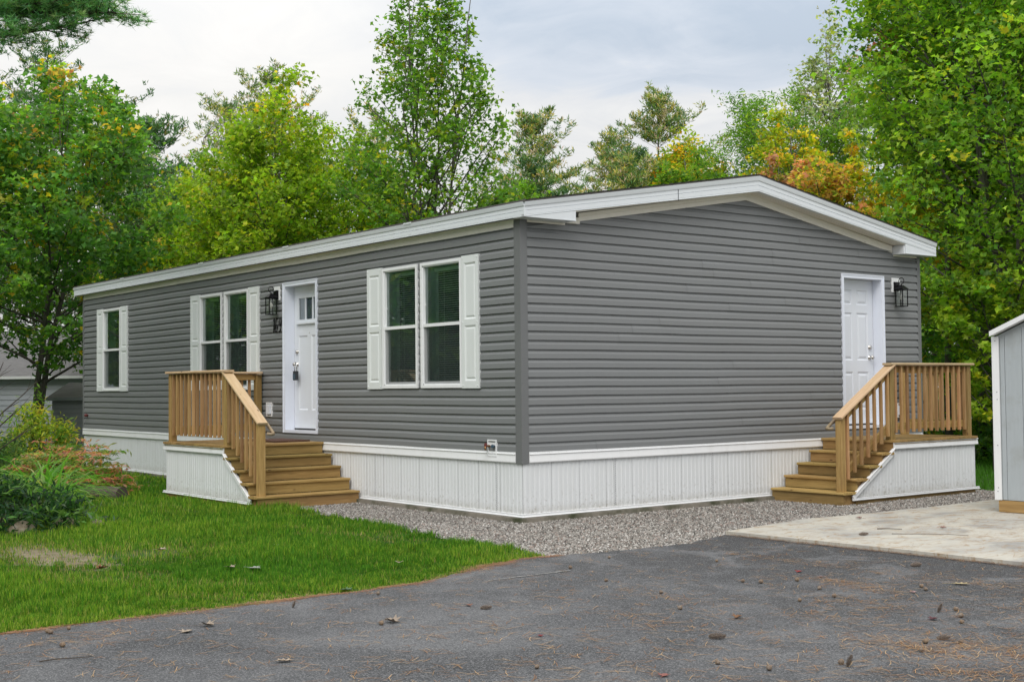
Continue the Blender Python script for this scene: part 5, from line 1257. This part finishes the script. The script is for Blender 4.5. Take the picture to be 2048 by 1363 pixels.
# edging stones and log
def rock(x, y, a, b, h, seed, label):
    h *= .75
    r = np.random.default_rng(seed); import bmesh
    bm = bmesh.new(); bmesh.ops.create_icosphere(bm, subdivisions=3, radius=1)
    ph = r.normal(0, 2, (6, 3)); 
    for v in bm.verts:
        c = np.array(v.co); f = 1+sum(.07*math.sin(np.dot(c, q)*1.5+i) for i, q in enumerate(ph)); v.co = Vector((c[0]*a*f, c[1]*b*f, c[2]*h*f))
    me = bpy.data.meshes.new('stone'); bm.to_mesh(me); bm.free(); me.materials.append(ROCK); me.polygons.foreach_set('use_smooth', [True]*len(me.polygons))
    o = bpy.data.objects.new('stone', me); COL.objects.link(o); o.location = (x, y, ZG+h*.35); o.rotation_euler = (r.normal(0, .1), r.normal(0, .1), r.uniform(0, 3)); return tag(o, label, 'stone')
rock(-2.62, -4.50, .17, .15, .13, 1, 'rounded brown field stone under the dark evergreen shrub')
rock(-2.85, -3.98, .15, .10, .12, 2, 'pale angular stone between the evergreen shrub and the daylilies')
rock(-2.85, -3.62, .12, .07, .07, 3, 'small flat pale stone at the right end of the bed edging')
rock(-.75, -5.55, .05, .07, .02, 4, 'small whitish pebble on the bare patch at the left edge')
m = MB(); m.tube([(-6.75, -2.42, ZG+.05), (-6.05, -2.12, ZG+.05)], [.12, .115], 12)
one('edging_log', mat('rotting_log', rough=.95, build=bark_b((.02, .016, .013), (.14, .11, .09))), 'short dark rotting log edging the bed by the lawn', 'log', m)
struct('planting_bed', sheet(fine_edge([(-2.9, -4.7), (-3.1, -4.1), (-5.5, -3.2), (-6.6, -2.6), (-8.2, -1.7), (-13.4, -.6), (-16, -4), (-9, -6.5), (-4, -5.9)], .04, .3, 9), ZG-.005), MULCH, fix=False)

# ------------------------------------------------------------------ lawn
def edge_x(y):
    e = np.array(edge); return np.interp(y, e[:, 1], e[:, 0])
def noise2(P, s, seed=0):
    r = np.random.default_rng(seed); v = 0
    for i in range(6):
        k = r.normal(0, s, 2); v = v+np.sin(P[:, 0]*k[0]+P[:, 1]*k[1]+r.uniform(0, 6.28))
    return v/3.2
def lawn_grass(n):
    r = np.random.default_rng(200)
    cam2 = np.array([11., -8.65]); out = []
    need = n
    # sample by distance so that blades are densest near the camera
    d = 1/(r.uniform(1/25., 1/7.0, n*5)); ang = r.uniform(-.415, .415, n*5)
    f = np.array([-.7904, .6126]); s = np.array([.6126, .7904])
    P = cam2+d[:, None]*(np.cos(ang)[:, None]*f+np.sin(ang)[:, None]*s)
    ok = in_poly(P, lawn) & (P[:, 0] < edge_x(P[:, 1])-.02+.035*np.sin(P[:, 1]*9.)*np.sin(P[:, 1]*2.3)+r.normal(0, .014, len(P)))
    ok &= ~((P[:, 0] > -6.2) & (P[:, 0] < -3.42) & (P[:, 1] > -1.48)) & (P[:, 1] < -.06)
    ok &= ~in_poly(P, [(-3.0, -4.7), (-3.2, -4.1), (-5.6, -3.2), (-6.7, -2.6), (-8.3, -1.7), (-13.4, -.6), (-16, -4), (-9, -6.5), (-4, -5.9)])
    P = P[ok]
    bare = np.exp(-(((P[:, 0]+.75)/1.15)**2+((P[:, 1]+4.85)/.42)**2)*1.1)+.8*np.exp(-(((P[:, 0]+.2)/.5)**2+((P[:, 1]+4.1)/.6)**2)*1.2)+.45*(noise2(P, 3.2, 2) > .68)
    keep = r.random(len(P)) > np.clip(bare, 0, .93); P = P[keep][:n]; bare = bare[keep][:n]; n = len(P)
    dist = edge_x(P[:, 1])-P[:, 0]; near_drive = np.exp(-dist/.45)
    tuft = noise2(P, 5., 3); big = noise2(P, 1.1, 4)
    tuft2 = noise2(P, 14., 8)
    h = (.070+.030*np.clip(tuft, -1, 1)+.024*np.clip(tuft2, -1, 1)+.014*big)*(1-.45*near_drive)*(1-.5*np.clip(bare, 0, 1))*r.uniform(.55, 1.35, n)
    h = np.maximum(h, .015)*1.0
    az = r.uniform(0, 6.28, n); ln = r.uniform(.03, .50, n)
    dr = np.stack([np.cos(az), np.sin(az), np.zeros(n)], 1); sd_ = np.stack([-np.sin(az), np.cos(az), np.zeros(n)], 1)
    B = np.stack([P[:, 0], P[:, 1], np.full(n, ZG-.02)], 1); dd = np.linalg.norm(P-cam2, axis=1)
    w = (.0010+.00017*dd)[:, None]*r.uniform(.7, 1.3, n)[:, None]
    up = np.array([0, 0, 1.])
    mid = B+up*(h*.45)[:, None]+dr*(h*ln*.16)[:, None]; tip = B+up*(h*(1-.35*ln))[:, None]+dr*(h*ln*1.0)[:, None]
    V = np.stack([B, mid+sd_*w, tip, mid-sd_*w], 1).reshape(-1, 3)
    c = np.array([(.062, .180, .018), (.115, .255, .024), (.22, .34, .034), (.33, .40, .07), (.34, .29, .12)])
    pr = np.stack([.42-.26*big, .34+0*big, .18+.16*big+.25*near_drive, .05+.10*big+.34*near_drive, .010+.09*near_drive+.55*np.clip(bare, 0, 1)], 1); pr = np.clip(pr, .004, None); pr /= pr.sum(1, keepdims=True)
    idx = (r.random(n)[:, None] > np.cumsum(pr, 1)).sum(1).clip(0, 4); cols = c[idx]*r.uniform(.55, 1.45, (n, 1))*(1-.22*np.clip(-tuft, 0, 1))[:, None]
    tag(np_mesh('lawn_grass', V, [(0, 1, 2, 3)], cols, GRASS), 'short bright green lawn grass left of the driveway', 'grass', kind='stuff')
bp = [(-.75+1.25*math.cos(a)*(1+.15*math.sin(3*a)), -4.85+.46*math.sin(a)*(1+.2*math.cos(2*a))) for a in [i*math.pi/10 for i in range(20)]]
struct('bare_soil', sheet(fine_edge(bp, .04, .1, 5), ZG-.012), BARE, fix=False)
lawn_grass(250000)
def patch_grass(name, label, poly, n, h0, seed, z=ZG-.02):
    r = np.random.default_rng(seed); a = np.array(poly); P = r.uniform(a.min(0), a.max(0), (n*3, 2)); P = P[in_poly(P, poly)][:n]; n = len(P)
    az = r.uniform(0, 6.28, n); h = h0*r.uniform(.5, 1.3, n); dr = np.stack([np.cos(az), np.sin(az), np.zeros(n)], 1); sd_ = np.stack([-np.sin(az), np.cos(az), np.zeros(n)], 1)
    B = np.stack([P[:, 0], P[:, 1], np.full(n, z)], 1); w = .006
    V = np.stack([B-sd_*w, B+sd_*w, B+dr*(h*.5)[:, None]+np.array([0, 0, 1.])*h[:, None]], 1).reshape(-1, 3)
    tag(np_mesh(name, V, [(0, 1, 2)], np.array([(.06, .18, .015)])*r.uniform(.6, 1.4, (n, 1)), GRASS), label, 'grass', kind='stuff')
patch_grass('rear_grass', 'strip of green grass behind the side porch', [(-4, 7.4), (2.4, 7.0), (3.0, 9), (2, 14), (-6, 14)], 26000, .09, 3)
# ------------------------------------------------------------------ gravel
def gravel_stones(n):
    r = np.random.default_rng(210); a = np.array(gravel); P = r.uniform(a.min(0), a.max(0), (n*4, 2)); ok = in_poly(P, gravel)
    ok &= ~((P[:, 0] < .06) & (P[:, 1] > -.06)) & ~((P[:, 0] < 1.12) & (P[:, 1] > 3.97) & (P[:, 1] < 6.75)) & ~((P[:, 0] < -3.36) & (P[:, 1] > -1.40))
    d = np.linalg.norm(P-np.array([11, -8.65]), axis=1); ok &= r.random(len(P)) < (10.5/d)**1.0
    P = P[ok][:n]; n = len(P)
    # some strays on drive edge and in the lawn edge
    s = r.uniform(.0065, .0145, n); base = np.array([(1, 0, 0), (0, 1, 0), (-1, 0, 0), (0, -1, 0), (0, 0, 1.)])
    V = base[None]*s[:, None, None]*r.uniform(.6, 1.4, (n, 5, 1)); az = r.uniform(0, 6.28, n); c, q = np.cos(az)[:, None], np.sin(az)[:, None]
    X = V[:, :, 0]*c-V[:, :, 1]*q; Y = V[:, :, 0]*q+V[:, :, 1]*c; Z = V[:, :, 2]*.85; Z[:, 4] += 0; X[:, 4] += r.normal(0, .004, n); Y[:, 4] += r.normal(0, .004, n)
    Z[:, :4] += r.uniform(-.004, .004, (n, 4))
    W = np.stack([X+P[:, :1], Y+P[:, 1:], Z+(ZG-.008+r.uniform(0, .010, n))[:, None]], 2).reshape(-1, 3)
    cols = np.array([(.19, .175, .155), (.275, .255, .23), (.37, .35, .32), (.09, .082, .074), (.26, .20, .17), (.48, .46, .43)])[r.choice(6, n, p=[.28, .26, .16, .18, .07, .05])]*r.uniform(.8, 1.2, (n, 1))
    tag(np_mesh('gravel_stones', W, [(0, 1, 4), (1, 2, 4), (2, 3, 4), (3, 0, 4)], cols, STONE), 'loose pinkish grey crushed stone between house and driveway', 'gravel', kind='stuff')
gravel_stones(62000)

# ------------------------------------------------------------------ litter
def needles_scatter(name, label, P, r, L0=.055, w0=.0011, z=ZG+.014, cols=None):
    n = len(P); az = r.uniform(0, 6.28, n); L = r.uniform(.6, 1.35, n)*L0; d = np.stack([np.cos(az), np.sin(az), r.normal(0, .03, n)], 1)*L[:, None]; s = np.stack([-np.sin(az), np.cos(az), np.zeros(n)], 1)
    C = np.stack([P[:, 0], P[:, 1], z+r.uniform(.001, .007, n)], 1); bend = s*(r.normal(0, .10, n)*L)[:, None]; w = w0*r.uniform(.8, 1.4, n)[:, None]
    V = np.stack([C-d-s*w, C-d+s*w, C+bend+s*w, C+d+s*w*.5, C+d-s*w*.5, C+bend-s*w], 1).reshape(-1, 3)
    pal = np.array(cols or [(.42, .25, .11), (.34, .17, .07), (.50, .34, .18), (.25, .12, .05)]); c = pal[r.integers(0, len(pal), n)]*r.uniform(.7, 1.2, (n, 1))
    tag(np_mesh(name, V, [(0, 1, 2, 5), (5, 2, 3, 4)], c, LITTER), label, 'pine needles', kind='stuff')
r_ = np.random.default_rng(220)
# drive: loose pairs everywhere, denser to the right and in drifts
n = 5200; d = 1/r_.uniform(1/14., 1/5.6, n); a = r_.uniform(-.42, .42, n)
P = np.array([11, -8.65])+d[:, None]*(np.cos(a)[:, None]*np.array([-.7904, .6126])+np.sin(a)[:, None]*np.array([.6126, .7904]))
keep = r_.random(n) < np.clip(.28+.09*(P[:, 1]+6), .2, 1); P = P[keep]
P = np.concatenate([P+r_.normal(0, .012, P.shape) for _ in range(2)])
dr_c = [(5.05, -.95, .25, .05, 130), (5.3, -1.1, .20, .06, 90), (6.95, -2.3, .28, .16, 330), (6.7, -2.6, .22, .12, 200), (7.3, -2.9, .2, .12, 160), (5.9, -2.2, .3, .1, 60), (4.6, -2.4, .3, .08, 70), (5.6, -1.6, .35, .10, 110), (4.1, -.35, .5, .07, 120), (3.4, -5.9, .12, .25, 90), (5.1, -3.1, .25, .1, 60), (7.0, -1.0, .4, .2, 200), (5.9, -.3, .5, .12, 160)]
ex = [np.stack([r_.normal(x, sx_, k), r_.normal(y, sy_, k)], 1) for x, y, sx_, sy_, k in dr_c]
P = np.concatenate([P]+ex); P = P[in_poly(P, drive)]
needles_scatter('drive_needles', 'scattered orange-brown pine needles on the asphalt driveway', P, r_)
# orange drift where lawn meets drive
yy = r_.uniform(-9, -1.5, 9000); off = r_.normal(.0, .026, 9000)*(1+.8*np.sin(yy*2.3+1))-.012+.02*np.sin(yy*3.1)+.016*np.sin(yy*11)+(r_.random(9000) < .12)*r_.normal(0, .10, 9000); kp = r_.random(9000) < .5+.45*np.sin(yy*4.7)*np.sin(yy*1.9+.4); yy = yy[kp]; off = off[kp]; P = np.stack([edge_x(yy)+off+.012, yy], 1)
needles_scatter('edge_needles', 'reddish drift of pine needles along the edge of the lawn', P, r_, .045, .0012, ZG+.010, [(.36, .17, .09), (.44, .25, .15), (.28, .13, .07), (.26, .19, .11)])
t_ = r_.uniform(0, 1, 1500); P = np.stack([2.4+t_*6.0, .665+t_*.18+r_.normal(-.035, .03, 1500)], 1)
needles_scatter('pad_edge_needles', 'brown pine needles gathered along the front edge of the pad', P, r_, .045, .0012, ZG+.016, [(.20, .11, .06), (.30, .16, .08), (.14, .09, .06)])
P = np.concatenate([np.stack([r_.normal(5.2, .55, 420), r_.normal(2.9, .35, 420)], 1), np.stack([r_.uniform(2.5, 6.5, 380), r_.uniform(.9, 4.0, 380)], 1)])
needles_scatter('pad_needles', 'rusty pine needles lying on the concrete pad', P, r_, .05, .0012, ZG+.048, [(.34, .16, .07), (.25, .13, .07), (.40, .24, .12)])
P = np.stack([r_.uniform(.3, 2.3, 500), r_.uniform(-1.2, 5, 500)], 1)
needles_scatter('gravel_needles', 'a few rusty pine needles on the gravel', P[in_poly(P, gravel)], r_, .05, .0012, ZG+.012, [(.34, .15, .09), (.25, .12, .07)])
# sealed and gritty specks on the drive
cones = [(3.28, -4.53, .045, 'small round pine cone near the lawn edge of the driveway'), (4.17, -3.6, .075, 'medium pine cone in the middle of the driveway, left of centre'), (5.83, -3.19, .095, 'long dark pine cone lying alone near the bottom of the driveway'), (3.44, 1.32, .085, 'smooth brown pine cone on the concrete pad'),
         (4.83, .14, .09, 'dark pine cone on the asphalt just below the pad edge'), (6.15, -1.51, .06, 'stubby pine cone beside a dark red leaf at right'), (6.67, -2.24, .075, 'pine cone lying in the needle drift at lower right'), (6.82, -1.93 + .55, .06, 'upright pine cone near the right edge of the driveway'), (6.77, -3.22, .065, 'upright pine cone at the bottom right of the driveway')]
CONE = mat('pine_cone', rough=.85, build=soil_b([(.18, .13, .10), (.36, .28, .22), (.62, .54, .46)], 90))
for i, (x, y, L, lab) in enumerate(cones):
    r2 = np.random.default_rng(300+i); m = MB(); rad = L*.19; core = []; an = .9+.25*math.sin(i*2.1)
    up = 'upright' in lab or 'round' in lab or 'stubby' in lab; n = 70
    ax = np.array([math.cos(an), math.sin(an), .05]) if not up else np.array([.3, .2, .9]); ax /= np.linalg.norm(ax); u = np.cross(ax, [0, 0, 1]) if not up else np.cross(ax, [1, 0, 0]); u /= np.linalg.norm(u); v = np.cross(ax, u)
    zb = ZG+.012+(.046-.012 if i == 3 else 0); c0 = np.array([x, y, zb+rad*.95])-ax*(L*.5 if not up else -rad*.3+L*.25)
    pr = lambda f: rad*max(.12, math.sin(math.pi*(f*.86+.10)))**.8
    m.tube([c0+ax*L*f for f in (0, .2, .5, .8, 1)], [pr(f)*.60 for f in (0, .2, .5, .8, 1)], 8)
    for k in range(n):
        f = k/n; t = k*2.399; rdv = u*math.cos(t)+v*math.sin(t); b = c0+ax*L*f; ro = pr(f); w = rad*.34; tn = np.cross(ax, rdv)
        m.add([b+rdv*ro*.55-tn*w*.6, b+rdv*ro*.55+tn*w*.6, b+rdv*ro*1.3+ax*L*.09+tn*w*.75, b+rdv*ro*1.3+ax*L*.09-tn*w*.75, b+rdv*ro*.95+ax*L*.01], [(0, 1, 2, 3), (0, 4, 1), (1, 4, 2), (2, 4, 3), (3, 4, 0)])
    one('pine_cone', CONE, lab, 'pine cone', m)
acorns = [(3.2, -3.82), (3.1, -6.08), (3.15, -6.08), (3.08, -5.95), (3.59, -6.16), (4.2, -4.42), (3.12, -1.98), (3.81, -2.22), (5.77, -4.46), (6.3, -3.68), (5.01, -2.66), (4.49, -1.49), (4.61, -1.43), (4.47, -2.3), (2.87, -1.34), (3.61, -.83), (4.72, -1.16), (5.31, -1.84), (5.08, -1.35), (5.35, -1.53), (5.49, -.74), (5.59, -.83), (6.19, -1.38), (6.34, -1.56), (6.46, -1.73), (6.67, -2.41), (6.79, -2.62), (6.8, -2.27), (6.57, -3.59), (6.71, -3.2)]
ACORN = mat('acorn', rough=.55, build=soil_b([(.18, .12, .08), (.36, .27, .20), (.50, .42, .34)], 30)); ACAP = mat('acorn_cap', (.20, .14, .09), .8)
def acorn():
    T = thing('acorn', (0, 0, 0), 'small brown acorn lying loose on the asphalt or beside its lawn edge', 'acorn', 'acorns scattered on the driveway')
    m = MB(); m.lathe([(.002, -.013), (.008, -.009), (.0105, -.002), (.0105, .004)], (0, 0, .011), 'y', 10); m.build('nut', ACORN, T, smooth=True)
    m = MB(); m.lathe([(.0118, .003), (.0118, .007), (.007, .011), (.0015, .013), (.0012, .019)], (0, 0, .011), 'y', 10); m.build('cap', ACAP, T, smooth=True); return T
ac0 = acorn()
for i, (x, y) in enumerate(acorns):
    o = ac0
    if i:
        o = ac0.copy(); COL.objects.link(o)
        for ch in ac0.children:
            c = ch.copy(); COL.objects.link(c); c.parent = o
    s = random.uniform(.95, 1.35); o.location = (x, y, ZG+.012); o.rotation_euler = (0, 0, random.uniform(0, 6.28)); o.scale = (s, s, s)
# fallen leaves: lobed outline, curled
LEAFSH = {'maple': [(0, -.5), (.10, -.20), (.42, -.30), (.30, -.05), (.55, .15), (.20, .14), (.22, .32), (0, .60), (-.22, .32), (-.20, .14), (-.55, .15), (-.30, -.05), (-.42, -.30), (-.10, -.20)],
          'oak': [(0, -.5), (.10, -.25), (.24, -.22), (.12, -.05), (.30, .05), (.14, .16), (.24, .34), (.08, .36), (0, .55), (-.08, .36), (-.24, .34), (-.14, .16), (-.30, .05), (-.12, -.05), (-.24, -.22), (-.10, -.25)]}
def fallen(x, y, size, kind, col, label, seed, curl=.5, z=None):
    size *= .8; curl *= .62; col = tuple(min(.8, q*1.15) for q in col)
    r = np.random.default_rng(seed); pts = LEAFSH[kind]; az = r.uniform(0, 6.28); vs = []; z = ZG+.014 if z is None else z
    ring = [(a*size, b*size) for a, b in pts]
    def lift(a, b): return abs(a)*curl+abs(b)*curl*.35*(1 if b > 0 else .6)+.002
    vs = [(0, 0, .003)]+[(a, b, lift(a, b)) for a, b in ring]; vs += [(p[0], p[1], p[2]+.0015) for p in vs]
    n = len(pts)+1; fs = [(0, i+1, (i+1) % len(pts)+1) for i in range(len(pts))]; fs += [(n, n+(i+1) % len(pts)+1, n+i+1) for i in range(len(pts))]
    c, s = math.cos(az), math.sin(az); m = MB(); m.add([(x+a*c-b*s, y+a*s+b*c, z+q) for a, b, q in vs], fs)
    m.tube([(x+s*.5*size, y-c*.5*size, z+.006), (x+s*.9*size, y-c*.9*size, z+.004)], [.0015, .001], 4)
    mt = mat('fallen_leaf', rough=.75, build=soil_b([tuple(q*.65 for q in col), col, tuple(min(1, q*1.25) for q in col)], 40))
    return one('fallen_leaf', mt, label, 'leaf', m)
TAN = (.52, .42, .32); BR = (.30, .15, .07); RD = (.35, .05, .05)
for a in [(3.53, -5.25, .12, 'maple', TAN, 'tented tan dead leaf near the lawn, lower left of the driveway', .9), (3.64, -5.44, .11, 'maple', TAN, 'flatter tan dead leaf just left of the tented one', .4), (4.78, -5.38, .13, 'oak', TAN, 'pale lobed oak leaf near the bottom left of the driveway', .6), (4.18, -4.32, .14, 'maple', (.45, .36, .28), 'curled tan leaf in the middle of the driveway, left of centre', .9),
          (5.47, -2.62, .10, 'maple', BR, 'crumpled rusty brown leaf at the right of the driveway middle', .9), (5.12, -3.91, .05, 'maple', RD, 'tiny dark red leaf below the middle of the driveway', .5), (6.32, -4.09, .08, 'maple', (.42, .16, .13), 'pinkish red leaf at the very bottom of the driveway', .4), (4.43, -.79, .08, 'maple', (.45, .03, .03), 'bright red leaf on the asphalt below the pad', .5),
          (5.59, -.42, .17, 'oak', (.58, .47, .26), 'long tan oak leaf on the asphalt at right', .35), (2.9, -3.89, .12, 'maple', (.14, .24, .12), 'grey-green leaf lying on the lawn edge', .5), (4.71, -.87, .05, 'maple', (.50, .35, .33), 'tiny pink leaf right of the bright red one', .5), (5.58, -.97, .07, 'maple', (.60, .38, .38), 'pink leaf lying on the orange needle pile', .3),
          (6.28, -1.76, .09, 'maple', (.14, .04, .05), 'dark red leaf beside the stubby pine cone', .6), (4.0, -3.61, .07, 'maple', (.32, .15, .10), 'small brown leaf left of the medium pine cone', .6)]:
    fallen(a[0], a[1], a[2], a[3], a[4], a[5], hash(a[5][:9]) % 97 if False else int(a[0]*100), a[6])
for a in [(1.52, -3.94, .15, (.50, .52, .47), 'silvery green upturned leaf on the lawn, nearest the driveway middle', .2), (1.37, -4.07, .11, TAN, 'pale tan leaf on the lawn left of the silvery one', .6), (-.1, -4.04, .12, TAN, 'tan star-shaped leaf in the middle of the lawn', .6), (2.06, -2.91, .10, TAN, 'tan leaf on the lawn near the gravel point', .7), (.75, -4.9, .12, (.28, .12, .04), 'brown leaf standing in the front lawn grass', 1.1), (.3, -3.1, .08, TAN, 'small tan leaf in the lawn near the bare patch', .6)]:
    fallen(a[0], a[1], a[2], 'maple', a[3], a[4], int(abs(a[0])*100+7), a[5], z=ZG+.035)
fallen(3.58, 2.37, .08, 'maple', (.40, .10, .06), 'small red leaf on the concrete pad', 5, .6, z=ZG+.05); fallen(5.1, 3.0, .11, 'maple', (.12, .07, .05), 'dark curled leaf on the pad by the rusty needles', 6, 1.1, z=ZG+.05)
fallen(2.5, 2.5, .09, 'maple', (.24, .06, .05), 'dark red leaf at the gravel edge of the pad', 8, .6, z=ZG+.05)
def twig(pts, r0, label, z=ZG+.02):
    m = MB(); m.tube([(x, y, z+dz) for x, y, dz in pts], [r0*(1-.6*i/len(pts)) for i in range(len(pts))], 6); one('twig', BARKD, label, 'twig', m)
twig([(3.94, -6.40, 0), (3.95, -6.31, .004), (3.97, -6.22, 0), (4.01, -6.14, .003)], .0042, 'dark thin twig at the lower left of the driveway')
twig([(3.2, 1.85, .03), (3.3, 1.92, .034), (3.38, 2.0, .03)], .005, 'thin dark twig on the concrete pad beside the cone')
twig([(3.55, 1.6, .03), (3.9, 1.9, .033), (4.1, 2.0, .03)], .003, 'longer thin twig on the middle of the pad')
print('tris approx', sum(len(m.loops)-2*len(m.polygons) for m in bpy.data.meshes))
